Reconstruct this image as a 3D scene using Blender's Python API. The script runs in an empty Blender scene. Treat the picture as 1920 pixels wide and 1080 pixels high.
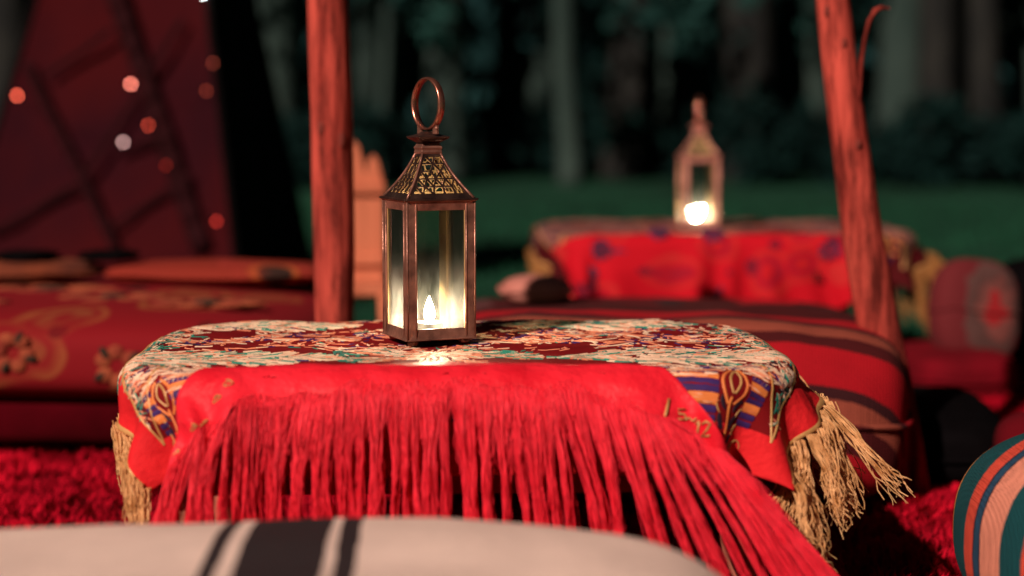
import bpy, math, random
import numpy as np
from mathutils import Vector, Matrix

random.seed(7)
rng = np.random.default_rng(11)
R = math.radians
scn = bpy.context.scene
col = scn.collection

# ------------------------------------------------------------------ camera, sky, sun, exposure
H = 0.672                  # eye height above the rug
FPX = 3200.0               # focal length in pixels of the 1920 wide photograph (60 mm on 36 mm)
PITCH = math.atan(325.0 / FPX)
cam_d = bpy.data.cameras.new('camera')
cam_d.lens = 60.0
cam_d.sensor_width = 36.0
cam_d.clip_start = 0.05
cam_d.clip_end = 600.0
cam_d.dof.use_dof = True
cam_d.dof.focus_distance = 2.27
cam_d.dof.aperture_fstop = 1.75
cam = bpy.data.objects.new('camera', cam_d)
col.objects.link(cam)
cam.location = (0, 0, H)
cam.rotation_euler = (R(90) - PITCH, 0, 0)
scn.camera = cam

SUN_AZ, SUN_EL = R(33), R(34)     # light comes from behind and left of the camera
world = bpy.data.worlds.new('World')
scn.world = world
world.use_nodes = True
wn = world.node_tree
wn.nodes.clear()
sky = wn.nodes.new('ShaderNodeTexSky')
sky.sky_type = 'NISHITA'
sky.sun_disc = False
sky.sun_elevation = SUN_EL
sky.sun_rotation = math.pi + SUN_AZ
bg = wn.nodes.new('ShaderNodeBackground')
bg.inputs['Strength'].default_value = 0.0032
wo = wn.nodes.new('ShaderNodeOutputWorld')
wn.links.new(sky.outputs[0], bg.inputs[0])
wn.links.new(bg.outputs[0], wo.inputs[0])

sun_d = bpy.data.lights.new('sun', 'SUN')
sun_d.energy = 4.9
sun_d.angle = R(0.9)
sun_d.color = (1.0, 0.75, 0.64)
sun = bpy.data.objects.new('sun', sun_d)
col.objects.link(sun)
sdir = Vector((math.sin(SUN_AZ) * math.cos(SUN_EL), math.cos(SUN_AZ) * math.cos(SUN_EL), -math.sin(SUN_EL)))
sun.rotation_euler = sdir.to_track_quat('-Z', 'Y').to_euler()
sun.location = (-3, -4, 5)

scn.view_settings.view_transform = 'Standard'
scn.view_settings.look = 'None'
scn.view_settings.exposure = 0.0
scn.view_settings.gamma = 1.0
scn.view_settings.use_curve_mapping = False
scn.render.engine = 'CYCLES'
scn.cycles.max_bounces = 8
scn.cycles.transparent_max_bounces = 16
scn.cycles.sample_clamp_indirect = 4.0
scn.cycles.caustics_reflective = False
scn.cycles.caustics_refractive = False
try:
    scn.cycles.use_denoising = True
except Exception:
    pass


# ------------------------------------------------------------------ where a pixel of the photograph lies in the place
def ray(px, py):
    cx, cy = (px - 960.0) / FPX, (540.0 - py) / FPX
    return Vector((cx, math.cos(PITCH) + cy * math.sin(PITCH), -math.sin(PITCH) + cy * math.cos(PITCH)))


def at_y(px, py, Y):
    d = ray(px, py)
    return Vector((0, 0, H)) + d * (Y / d.y)


def at_plane(px, py, p, n):
    d = ray(px, py)
    o = Vector((0, 0, H))
    return o + d * ((p - o).dot(n) / d.dot(n))


# ------------------------------------------------------------------ helpers
class MB:
    def __init__(self):
        self.v, self.f, self.m, self.n = [], [], [], 0

    def add(self, verts, faces, mi=0):
        verts = np.asarray(verts, dtype=float).reshape(-1, 3)
        self.v.append(verts)
        o = self.n
        for fc in faces:
            self.f.append(tuple(int(i) + o for i in fc))
            self.m.append(mi)
        self.n += len(verts)

    def box(self, c, s, rot=None, mi=0):
        c = np.array(c, float)
        h = np.array(s, float) / 2
        vs = np.array([[x, y, z] for x in (-1, 1) for y in (-1, 1) for z in (-1, 1)], float) * h
        if rot is not None:
            vs = vs @ np.array(rot).T
        self.add(vs + c, [(0, 1, 3, 2), (4, 6, 7, 5), (0, 4, 5, 1), (2, 3, 7, 6), (0, 2, 6, 4), (1, 5, 7, 3)], mi)

    def bar(self, a, b, w, t, nrm, mi=0):
        """a flat bar from a to b, w wide, t thick along nrm"""
        a, b, nrm = np.array(a, float), np.array(b, float), np.array(nrm, float)
        d = b - a
        d /= np.linalg.norm(d)
        nrm = nrm - d * nrm.dot(d)
        nrm /= np.linalg.norm(nrm)
        s = np.cross(d, nrm)
        vs = []
        for p in (a, b):
            for i in (-1, 1):
                for j in (-1, 1):
                    vs.append(p + s * i * w / 2 + nrm * j * t / 2)
        self.add(vs, [(0, 1, 3, 2), (4, 6, 7, 5), (0, 4, 5, 1), (2, 3, 7, 6), (0, 2, 6, 4), (1, 5, 7, 3)], mi)

    def tube(self, path, rad, sides=6, mi=0, caps=True, up=(0.31, 0.17, 0.93)):
        P = np.asarray(path, float)
        n = len(P)
        rad = np.broadcast_to(np.asarray(rad, float), (n,))
        T = np.gradient(P, axis=0)
        T /= np.linalg.norm(T, axis=1)[:, None] + 1e-12
        U = np.cross(T, np.array(up, float))
        ln = np.linalg.norm(U, axis=1)
        bad = ln < 1e-3
        if bad.any():
            U[bad] = np.cross(T[bad], np.array((1.0, 0.2, 0.0)))
            ln = np.linalg.norm(U, axis=1)
        U /= ln[:, None]
        W = np.cross(T, U)
        a = np.arange(sides) * 2 * math.pi / sides
        vs = P[:, None, :] + rad[:, None, None] * (np.cos(a)[None, :, None] * U[:, None, :] + np.sin(a)[None, :, None] * W[:, None, :])
        fs = []
        for i in range(n - 1):
            for k in range(sides):
                k2 = (k + 1) % sides
                fs.append((i * sides + k, i * sides + k2, (i + 1) * sides + k2, (i + 1) * sides + k))
        if caps:
            fs.append(tuple(range(sides))[::-1])
            fs.append(tuple((n - 1) * sides + k for k in range(sides)))
        self.add(vs.reshape(-1, 3), fs, mi)

    def lathe(self, prof, c=(0, 0, 0), seg=32, mi=0, a0=0.0):
        prof = np.asarray(prof, float)
        a = np.arange(seg) * 2 * math.pi / seg + a0
        vs = np.stack([prof[:, 0][:, None] * np.cos(a)[None], prof[:, 0][:, None] * np.sin(a)[None],
                       np.repeat(prof[:, 1][:, None], seg, 1)], -1) + np.array(c, float)
        fs = []
        for i in range(len(prof) - 1):
            for k in range(seg):
                k2 = (k + 1) % seg
                fs.append((i * seg + k, i * seg + k2, (i + 1) * seg + k2, (i + 1) * seg + k))
        self.add(vs.reshape(-1, 3), fs, mi)

    def build(self, name, mats, parent=None, smooth=True, uv=None, merge=False):
        me = bpy.data.meshes.new(name)
        V = np.concatenate(self.v) if self.v else np.zeros((0, 3))
        me.from_pydata(V.tolist(), [], self.f)
        if not isinstance(mats, (list, tuple)):
            mats = [mats]
        for m in mats:
            me.materials.append(m)
        if len(mats) > 1:
            me.polygons.foreach_set('material_index', self.m)
        me.polygons.foreach_set('use_smooth', [bool(smooth)] * len(me.polygons))
        if uv is not None:
            lay = me.uv_layers.new(name='UVMap')
            li = np.zeros(len(me.loops), dtype=np.int32)
            me.loops.foreach_get('vertex_index', li)
            lay.data.foreach_set('uv', np.asarray(uv)[li].astype(np.float32).ravel())
        me.update()
        o = bpy.data.objects.new(name, me)
        col.objects.link(o)
        if parent is not None:
            o.parent = parent
        return o


def grid_faces(nu, nv, wrap=False):
    fs = []
    for i in range(nu - 1):
        for j in range(nv - (0 if wrap else 1)):
            j2 = (j + 1) % nv
            fs.append((i * nv + j, i * nv + j2, (i + 1) * nv + j2, (i + 1) * nv + j))
    return fs


def tag(o, label=None, cat=None, group=None, kind=None):
    if label:
        o['label'] = label
    if cat:
        o['category'] = cat
    if group:
        o['group'] = group
    if kind:
        o['kind'] = kind
    return o


def thing(name, label, cat, loc=(0, 0, 0), rz=0.0, group=None):
    o = bpy.data.objects.new(name, None)
    o.empty_display_size = 0.05
    col.objects.link(o)
    o.location = loc
    o.rotation_euler = (0, 0, rz)
    return tag(o, label, cat, group)


def copy_tree(o, parent=None):
    c = o.copy()
    col.objects.link(c)
    c.parent = parent
    for ch in list(o.children):
        copy_tree(ch, c)
    return c


def bevel(o, w=0.002, seg=2):
    m = o.modifiers.new('bevel', 'BEVEL')
    m.width = w
    m.segments = seg
    m.limit_method = 'ANGLE'
    return o


def solidify(o, t):
    m = o.modifiers.new('solid', 'SOLIDIFY')
    m.thickness = t
    m.offset = -1
    return o


def vnoise(p, seed=0):
    """smooth value noise on (n,k) points, -1..1"""
    p = np.asarray(p, float)
    k = p.shape[1]
    i0 = np.floor(p).astype(np.int64)
    f = p - i0
    f = f * f * (3 - 2 * f)
    out = np.zeros(len(p))
    for c in range(1 << k):
        w = np.ones(len(p))
        h = np.full(len(p), seed * 7919 + 13, dtype=np.int64)
        for d in range(k):
            b = (c >> d) & 1
            w = w * (f[:, d] if b else 1 - f[:, d])
            h = (h * 1103515245 + (i0[:, d] + b) * 374761393 + 12345) & 0x7FFFFFFF
            h = (h ^ (h >> 13)) * 1274126177 & 0x7FFFFFFF
        h = (h ^ (h >> 11)) & 0xFFFF
        out += w * (h / 32767.5 - 1)
    return out


# ------------------------------------------------------------------ materials
def nodes_of(m):
    return m.node_tree.nodes, m.node_tree.links


def new_mat(name, color, rough=0.8, metallic=0.0, var=0.25, scale=20.0, color2=None, bump=0.0, bscale=None, sheen=0.0,
            coords='Object', stretch=None, spec=0.4):
    m = bpy.data.materials.new(name)
    m.use_nodes = True
    n, l = nodes_of(m)
    b = n['Principled BSDF']
    b.inputs['Roughness'].default_value = rough
    b.inputs['Metallic'].default_value = metallic
    b.inputs['Specular IOR Level'].default_value = spec
    if sheen:
        b.inputs['Sheen Weight'].default_value = sheen
        b.inputs['Sheen Roughness'].default_value = 0.4
    tc = n.new('ShaderNodeTexCoord')
    mp = n.new('ShaderNodeMapping')
    l.new(tc.outputs[coords], mp.inputs[0])
    if stretch:
        mp.inputs['Scale'].default_value = stretch
    nz = n.new('ShaderNodeTexNoise')
    nz.inputs['Scale'].default_value = scale
    nz.inputs['Detail'].default_value = 5
    l.new(mp.outputs[0], nz.inputs['Vector'])
    rp = n.new('ShaderNodeValToRGB')
    c = np.array(color[:3])
    c2 = np.array(color2[:3]) if color2 is not None else c * (1 - var)
    rp.color_ramp.elements[0].position = 0.32
    rp.color_ramp.elements[1].position = 0.66
    rp.color_ramp.elements[0].color = (*c2, 1)
    rp.color_ramp.elements[1].color = (*np.minimum(c * (1 + var * 0.3), 1), 1)
    l.new(nz.outputs['Fac'], rp.inputs[0])
    l.new(rp.outputs[0], b.inputs['Base Color'])
    if bump:
        nb = n.new('ShaderNodeTexNoise')
        nb.inputs['Scale'].default_value = bscale or scale * 3
        nb.inputs['Detail'].default_value = 4
        l.new(mp.outputs[0], nb.inputs['Vector'])
        bp = n.new('ShaderNodeBump')
        bp.inputs['Strength'].default_value = bump
        bp.inputs['Distance'].default_value = 0.004
        l.new(nb.outputs['Fac'], bp.inputs['Height'])
        l.new(bp.outputs[0], b.inputs['Normal'])
    return m


def stripe_mat(name, stops, axis_vec, lo, hi, rough=0.9, weave=900.0, wob=0.004, bump=0.5, sheen=0.2, coords='Object', dirt=0.12, _=None):
    """stops: list of (position in metres along axis_vec, colour); constant stripes woven into cloth"""
    m = bpy.data.materials.new(name)
    m.use_nodes = True
    n, l = nodes_of(m)
    b = n['Principled BSDF']
    b.inputs['Roughness'].default_value = rough
    b.inputs['Specular IOR Level'].default_value = 0.2
    tc = n.new('ShaderNodeTexCoord')
    dt = n.new('ShaderNodeVectorMath')
    dt.operation = 'DOT_PRODUCT'
    dt.inputs[1].default_value = axis_vec
    l.new(tc.outputs[coords], dt.inputs[0])
    nz = n.new('ShaderNodeTexNoise')
    nz.inputs['Scale'].default_value = 35
    nz.inputs['Detail'].default_value = 6
    l.new(tc.outputs[coords], nz.inputs['Vector'])
    ma = n.new('ShaderNodeMath')
    ma.operation = 'MULTIPLY_ADD'
    l.new(nz.outputs['Fac'], ma.inputs[0])
    ma.inputs[1].default_value = wob
    l.new(dt.outputs['Value'], ma.inputs[2])
    mr = n.new('ShaderNodeMapRange')
    mr.inputs['From Min'].default_value = lo
    mr.inputs['From Max'].default_value = hi
    l.new(ma.outputs[0], mr.inputs[0])
    rp = n.new('ShaderNodeValToRGB')
    cr = rp.color_ramp
    cr.interpolation = 'CONSTANT'
    pts = [(max(0.0, min(1.0, (p - lo) / (hi - lo))), c) for p, c in stops]
    cr.elements[0].position, cr.elements[0].color = pts[0][0], (*pts[0][1], 1)
    cr.elements.remove(cr.elements[1])
    for p, c in pts[1:]:
        e = cr.elements.new(p)
        e.color = (*c, 1)
    l.new(mr.outputs[0], rp.inputs[0])
    # uneven yarn colour
    n2 = n.new('ShaderNodeTexNoise')
    n2.inputs['Scale'].default_value = 9
    n2.inputs['Detail'].default_value = 8
    n2.inputs['Roughness'].default_value = 0.7
    l.new(tc.outputs[coords], n2.inputs['Vector'])
    hs = n.new('ShaderNodeHueSaturation')
    mv = n.new('ShaderNodeMapRange')
    mv.inputs['From Min'].default_value = 0.3
    mv.inputs['From Max'].default_value = 0.7
    mv.inputs['To Min'].default_value = 1 - dirt
    mv.inputs['To Max'].default_value = 1 + dirt
    l.new(n2.outputs['Fac'], mv.inputs[0])
    l.new(mv.outputs[0], hs.inputs['Value'])
    l.new(rp.outputs[0], hs.inputs['Color'])
    l.new(hs.outputs[0], b.inputs['Base Color'])
    # weave relief
    hts = []
    for d in ('X', 'Y', 'Z'):
        wv = n.new('ShaderNodeTexWave')
        wv.bands_direction = d
        wv.inputs['Scale'].default_value = weave / 20
        wv.inputs['Distortion'].default_value = 1.5
        wv.inputs['Detail'].default_value = 1
        l.new(tc.outputs[coords], wv.inputs['Vector'])
        hts.append(wv.outputs['Fac'])
    a1 = n.new('ShaderNodeMath'); a1.operation = 'ADD'
    l.new(hts[0], a1.inputs[0]); l.new(hts[1], a1.inputs[1])
    a2 = n.new('ShaderNodeMath'); a2.operation = 'ADD'
    l.new(a1.outputs[0], a2.inputs[0]); l.new(hts[2], a2.inputs[1])
    bp = n.new('ShaderNodeBump')
    bp.inputs['Strength'].default_value = bump
    bp.inputs['Distance'].default_value = 0.0015
    l.new(a2.outputs[0], bp.inputs['Height'])
    l.new(bp.outputs[0], b.inputs['Normal'])
    return m


def floral_mat(name, ground, c_ring, c_petal, c_leaf, scale=5.0, leaf_scale=8.0):
    """blotchy printed flowers: rings and petals round scattered centres, dark leaves between"""
    m = bpy.data.materials.new(name)
    m.use_nodes = True
    n, l = nodes_of(m)
    b = n['Principled BSDF']
    b.inputs['Roughness'].default_value = 0.85
    b.inputs['Specular IOR Level'].default_value = 0.2
    tc = n.new('ShaderNodeTexCoord')
    nz = n.new('ShaderNodeTexNoise')
    nz.inputs['Scale'].default_value = 6
    l.new(tc.outputs['Object'], nz.inputs['Vector'])
    mx = n.new('ShaderNodeMix'); mx.data_type = 'VECTOR'
    mx.inputs[0].default_value = 0.12
    l.new(tc.outputs['Object'], mx.inputs[4]); l.new(nz.outputs['Color'], mx.inputs[5])
    vo = n.new('ShaderNodeTexVoronoi')
    vo.inputs['Scale'].default_value = scale
    l.new(mx.outputs[1], vo.inputs['Vector'])
    rp = n.new('ShaderNodeValToRGB')
    cr = rp.color_ramp
    cr.elements[0].position, cr.elements[0].color = 0.0, (*c_petal, 1)
    cr.elements[1].position, cr.elements[1].color = 0.16, (*ground, 1)
    for p, c in ((0.2, c_ring), (0.27, c_ring), (0.31, ground), (0.42, c_petal), (0.46, ground)):
        e = cr.elements.new(p); e.color = (*c, 1)
    l.new(vo.outputs['Distance'], rp.inputs[0])
    v2 = n.new('ShaderNodeTexVoronoi')
    v2.inputs['Scale'].default_value = leaf_scale
    l.new(mx.outputs[1], v2.inputs['Vector'])
    lt = n.new('ShaderNodeMath'); lt.operation = 'LESS_THAN'
    l.new(v2.outputs['Distance'], lt.inputs[0]); lt.inputs[1].default_value = 0.2
    m2 = n.new('ShaderNodeMix'); m2.data_type = 'RGBA'
    l.new(lt.outputs[0], m2.inputs[0])
    l.new(rp.outputs[0], m2.inputs[6]); m2.inputs[7].default_value = (*c_leaf, 1)
    n3 = n.new('ShaderNodeTexNoise'); n3.inputs['Scale'].default_value = 3.0
    l.new(tc.outputs['Object'], n3.inputs['Vector'])
    st = n.new('ShaderNodeMapRange')
    st.inputs['From Min'].default_value = 0.60; st.inputs['From Max'].default_value = 0.68
    l.new(n3.outputs['Fac'], st.inputs[0])
    m3 = n.new('ShaderNodeMix'); m3.data_type = 'RGBA'
    l.new(st.outputs[0], m3.inputs[0])
    l.new(m2.outputs[2], m3.inputs[6]); m3.inputs[7].default_value = (*ground, 1)
    l.new(m3.outputs[2], b.inputs['Base Color'])
    return m


def emit_mat(name, color, strength):
    m = bpy.data.materials.new(name)
    m.use_nodes = True
    n, l = nodes_of(m)
    n.remove(n['Principled BSDF'])
    e = n.new('ShaderNodeEmission')
    e.inputs[0].default_value = (*color, 1)
    e.inputs[1].default_value = strength
    l.new(e.outputs[0], n['Material Output'].inputs[0])
    return m


def glass_mat():
    m = bpy.data.materials.new('lantern_glass')
    m.use_nodes = True
    n, l = nodes_of(m)
    n.remove(n['Principled BSDF'])
    tr = n.new('ShaderNodeBsdfTransparent')
    tr.inputs[0].default_value = (0.96, 0.965, 0.93, 1)
    gl = n.new('ShaderNodeBsdfGlossy')
    gl.inputs['Roughness'].default_value = 0.06
    fr = n.new('ShaderNodeFresnel')
    fr.inputs[0].default_value = 1.5
    s1 = n.new('ShaderNodeMixShader')
    l.new(fr.outputs[0], s1.inputs[0]); l.new(tr.outputs[0], s1.inputs[1]); l.new(gl.outputs[0], s1.inputs[2])
    # smudges on the glass, thickened towards the bottom to paint the candle's halo
    tl = n.new('ShaderNodeBsdfTranslucent')
    tl.inputs[0].default_value = (0.9, 0.87, 0.82, 1)
    tc = n.new('ShaderNodeTexCoord')
    nz = n.new('ShaderNodeTexNoise')
    nz.inputs['Scale'].default_value = 45
    nz.inputs['Detail'].default_value = 7
    nz.inputs['Roughness'].default_value = 0.7
    mp = n.new('ShaderNodeMapping')
    mp.inputs['Scale'].default_value = (1, 1, 0.35)
    l.new(tc.outputs['Object'], mp.inputs[0]); l.new(mp.outputs[0], nz.inputs['Vector'])
    sp = n.new('ShaderNodeSeparateXYZ')
    l.new(tc.outputs['Object'], sp.inputs[0])
    hz = n.new('ShaderNodeMapRange')
    hz.inputs['From Min'].default_value = 0.02
    hz.inputs['From Max'].default_value = 0.12
    hz.inputs['To Min'].default_value = 0.055
    hz.inputs['To Max'].default_value = 0.006
    l.new(sp.outputs['Z'], hz.inputs[0])
    sm = n.new('ShaderNodeMapRange')
    sm.inputs['From Min'].default_value = 0.38; sm.inputs['From Max'].default_value = 0.70
    sm.inputs['To Min'].default_value = 0.18; sm.inputs['To Max'].default_value = 1.5
    l.new(nz.outputs['Fac'], sm.inputs[0])
    mm = n.new('ShaderNodeMath'); mm.operation = 'MULTIPLY'
    l.new(sm.outputs[0], mm.inputs[0]); l.new(hz.outputs[0], mm.inputs[1])
    s2 = n.new('ShaderNodeMixShader')
    l.new(mm.outputs[0], s2.inputs[0]); l.new(s1.outputs[0], s2.inputs[1]); l.new(tl.outputs[0], s2.inputs[2])
    l.new(s2.outputs[0], n['Material Output'].inputs[0])
    return m


M = {}
M['lawn'] = new_mat('lawn_turf', (0.009, 0.054, 0.030), 0.95, scale=0.9, color2=(0.004, 0.024, 0.013), bump=0.6, bscale=60, spec=0.1)
M['blade'] = new_mat('grass_blade', (0.011, 0.072, 0.036), 0.9, scale=2.0, color2=(0.005, 0.040, 0.02), spec=0.1)
M['bark'] = new_mat('grey_bark', (0.038, 0.064, 0.056), 0.95, scale=3, color2=(0.020, 0.038, 0.034), bump=0.8, bscale=25, stretch=(1, 1, 0.25), spec=0.1)
M['bark2'] = new_mat('dark_bark', (0.02, 0.022, 0.02), 0.95, scale=6, color2=(0.008, 0.01, 0.011), bump=0.8, bscale=25, stretch=(1, 1, 0.25), spec=0.1)
M['leaf'] = new_mat('dark_leaf', (0.012, 0.056, 0.046), 0.9, scale=0.8, color2=(0.005, 0.028, 0.027), spec=0.15)
M['leaf2'] = new_mat('deep_leaf', (0.034, 0.118, 0.116), 0.9, scale=0.35, color2=(0.018, 0.070, 0.076), spec=0.1)
M['shrub'] = new_mat('shrub_leaf', (0.004, 0.022, 0.019), 0.9, scale=0.6, color2=(0.002, 0.010, 0.010), spec=0.08)
M['rug'] = new_mat('red_shag', (0.52, 0.005, 0.022), 0.95, scale=9, color2=(0.25, 0.002, 0.011), spec=0.05)
M['rug_back'] = new_mat('rug_backing', (0.10, 0.003, 0.008), 0.95, scale=9, spec=0.05)
M['post'] = new_mat('red_lit_wood', (0.54, 0.082, 0.058), 0.9, scale=48, color2=(0.24, 0.028, 0.020), bump=1.0, bscale=110, stretch=(1, 1, 0.09), spec=0.15)  # red lamplight on the posts put into the wood colour
_n, _l = nodes_of(M['post'])
_tc = _n.new('ShaderNodeTexCoord'); _mp = _n.new('ShaderNodeMapping'); _mp.inputs['Scale'].default_value = (1, 1, 0.16)
_nz = _n.new('ShaderNodeTexNoise'); _nz.inputs['Scale'].default_value = 30; _nz.inputs['Detail'].default_value = 8; _nz.inputs['Roughness'].default_value = 0.72
_rp = _n.new('ShaderNodeValToRGB'); _rp.color_ramp.elements[0].position = 0.40; _rp.color_ramp.elements[1].position = 0.56
_rp.color_ramp.elements[0].color = (0.22, 0.2, 0.2, 1); _rp.color_ramp.elements[1].color = (1, 1, 1, 1)
_mx = _n.new('ShaderNodeMix'); _mx.data_type = 'RGBA'; _mx.blend_type = 'MULTIPLY'; _mx.inputs[0].default_value = 0.95
_l.new(_tc.outputs['Object'], _mp.inputs[0]); _l.new(_mp.outputs[0], _nz.inputs['Vector']); _l.new(_nz.outputs['Fac'], _rp.inputs[0])
_l.new(_n['Color Ramp'].outputs[0], _mx.inputs[6]); _l.new(_rp.outputs[0], _mx.inputs[7]); _l.new(_mx.outputs[2], _n['Principled BSDF'].inputs['Base Color'])
M['knot'] = new_mat('dark_knot', (0.20, 0.03, 0.02), 0.9, scale=60)
M['wood'] = new_mat('table_wood', (0.46, 0.15, 0.09), 0.6, scale=25, color2=(0.3, 0.08, 0.05), bump=0.4, bscale=60, stretch=(0.15, 1, 1))
M['cloth'] = new_mat('red_brocade', (0.20, 0.006, 0.008), 0.8, scale=14, color2=(0.14, 0.004, 0.006), bump=0.25, bscale=700, spec=0.1)
M['hem'] = new_mat('red_hem_cloth', (0.72, 0.022, 0.028), 0.7, scale=14, color2=(0.56, 0.013, 0.018), bump=0.7, bscale=75, spec=0.1)
M['shawl'] = new_mat('red_satin', (0.80, 0.022, 0.040), 0.5, scale=11, color2=(0.60, 0.008, 0.020), bump=0.8, bscale=75, spec=0.15)
M['fringe'] = new_mat('red_rayon', (0.93, 0.030, 0.060), 0.5, scale=45, color2=(0.80, 0.009, 0.028), spec=0.25)
_n, _l = nodes_of(M['fringe'])
_n['Principled BSDF'].inputs['Sheen Weight'].default_value = 0.7
_n['Principled BSDF'].inputs['Sheen Roughness'].default_value = 0.45
_n['Principled BSDF'].inputs['Sheen Tint'].default_value = (1.0, 0.10, 0.14, 1)
_t = _n.new('ShaderNodeBsdfTranslucent'); _m = _n.new('ShaderNodeMixShader'); _m.inputs[0].default_value = 0.14
_l.new(_n['Color Ramp'].outputs[0], _t.inputs[0])
_l.new(_n['Principled BSDF'].outputs[0], _m.inputs[1]); _l.new(_t.outputs[0], _m.inputs[2]); _l.new(_m.outputs[0], _n['Material Output'].inputs[0])
M['cream'] = new_mat('cream_thread', (0.80, 0.62, 0.44), 0.6, scale=30, color2=(0.78, 0.50, 0.33))
M['salmon'] = new_mat('salmon_thread', (0.80, 0.28, 0.15), 0.6, scale=30, color2=(0.66, 0.2, 0.11))
M['teal'] = new_mat('teal_thread', (0.010, 0.30, 0.20), 0.55, scale=30, color2=(0.02, 0.17, 0.13))
M['violet'] = new_mat('violet_thread', (0.045, 0.016, 0.13), 0.6, scale=30, color2=(0.022, 0.007, 0.06))
M['orange'] = new_mat('orange_thread', (0.78, 0.24, 0.055), 0.6, scale=30, color2=(0.6, 0.15, 0.04))
M['black'] = new_mat('black_thread', (0.018, 0.008, 0.022), 0.6, scale=30)
M['gold'] = new_mat('gold_thread', (0.62, 0.36, 0.13), 0.42, 0.15, scale=40, color2=(0.42, 0.22, 0.07))
M['goldy'] = new_mat('gold_yarn', (0.86, 0.52, 0.24), 0.45, 0.0, scale=60, color2=(0.52, 0.24, 0.075))
M['metal'] = new_mat('aged_copper', (0.43, 0.20, 0.14), 0.34, 0.6, scale=45, color2=(0.16, 0.075, 0.055), bump=0.3, bscale=120)
M['metal_dark'] = new_mat('darkened_copper', (0.16, 0.09, 0.07), 0.38, 0.85, scale=50, color2=(0.07, 0.04, 0.035), bump=0.3, bscale=130)
M['glass'] = glass_mat()
M['ring'] = new_mat('polished_copper', (0.62, 0.26, 0.18), 0.27, 0.9, scale=40, color2=(0.4, 0.15, 0.10))
M['brass'] = new_mat('candlelit_brass', (0.75, 0.50, 0.22), 0.45, 0.3, scale=40, color2=(0.6, 0.36, 0.15))
M['flame'] = emit_mat('candle_flame', (1.0, 0.82, 0.56), 560.0)
M['wax'] = new_mat('candle_wax', (0.85, 0.8, 0.68), 0.5, scale=20)
M['tin'] = new_mat('tealight_tin', (0.7, 0.7, 0.68), 0.35, 0.9, scale=20)
M['wick'] = new_mat('burnt_wick', (0.01, 0.01, 0.01), 0.9)


def blob_box(c, size, n=4.0, nu=56, nv=40, noise=0.0, ns=4.0, seed=0, crown=0.0, nz=None):
    """a stuffed cushion: a superellipsoid with uneven stuffing; returns vertices and faces"""
    u = np.linspace(-math.pi, math.pi, nu, endpoint=False)
    v = np.linspace(-math.pi / 2, math.pi / 2, nv)
    U, V = np.meshgrid(u, v, indexing='ij')
    e = 2.0 / n
    ez = 2.0 / (nz or n)
    sp = lambda x, k: np.sign(x) * np.abs(x) ** k
    x = sp(np.cos(V), ez) * sp(np.cos(U), e)
    y = sp(np.cos(V), ez) * sp(np.sin(U), e)
    z = sp(np.sin(V), ez)
    P = np.stack([x, y, z], -1).reshape(-1, 3)
    d = P.copy()
    P = P * np.array(size) / 2
    if noise:
        nn = vnoise(P * ns + 5, seed) + 0.5 * vnoise(P * ns * 2.3 + 9, seed + 1)
        P += d / (np.linalg.norm(d, axis=1)[:, None] + 1e-9) * nn[:, None] * noise
    P += np.array(c)
    fs = []
    for i in range(nu):
        i2 = (i + 1) % nu
        for j in range(nv - 1):
            fs.append((i * nv + j, i2 * nv + j, i2 * nv + j + 1, i * nv + j + 1))
    return P, fs


# ------------------------------------------------------------------ the setting: lawn, rug
mb = MB()
xs = np.concatenate([-np.geomspace(300, 4, 14), np.linspace(-3, 3, 9), np.geomspace(4, 300, 14)])
ys = np.concatenate([[-40, -10, -3], np.linspace(0, 12, 16), np.geomspace(14, 400, 14)])
X, Y = np.meshgrid(xs, ys, indexing='ij')
Z = -0.03 + 0.012 * vnoise(np.stack([X.ravel() * 0.7, Y.ravel() * 0.7], -1), 3).reshape(X.shape)
mb.add(np.stack([X, Y, Z], -1).reshape(-1, 3), grid_faces(len(xs), len(ys)))
tag(mb.build('lawn', M['lawn']), 'dark green mown lawn running back to the trees', None, None, 'structure')

# blades of grass on the lawn, as far as they can be told apart
mb = MB()
N = 16000
gy = 4.4 + 9.0 * rng.random(N) ** 1.2
gx = (rng.random(N) - 0.5) * gy * 0.9
keep = ~((gy < 4.6) & (np.abs(gx) < 1.8))
gx, gy = gx[keep], gy[keep]
N = len(gx)
hh = 0.03 + 0.03 * rng.random(N)
an = rng.random(N) * math.tau
wd = 0.006 + 0.004 * rng.random(N)
lean = rng.normal(0, 0.018, (N, 2))
V = np.zeros((N, 3, 3))
V[:, 0] = np.stack([gx - np.cos(an) * wd, gy - np.sin(an) * wd, np.full(N, -0.035)], -1)
V[:, 1] = np.stack([gx + np.cos(an) * wd, gy + np.sin(an) * wd, np.full(N, -0.035)], -1)
V[:, 2] = np.stack([gx + lean[:, 0], gy + lean[:, 1], -0.03 + hh], -1)
mb.add(V.reshape(-1, 3), [(3 * i, 3 * i + 1, 3 * i + 2) for i in range(N)])
tag(mb.build('grass', M['blade'], smooth=False), 'short green grass blades on the lawn behind the tables', None, None, 'stuff')

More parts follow.
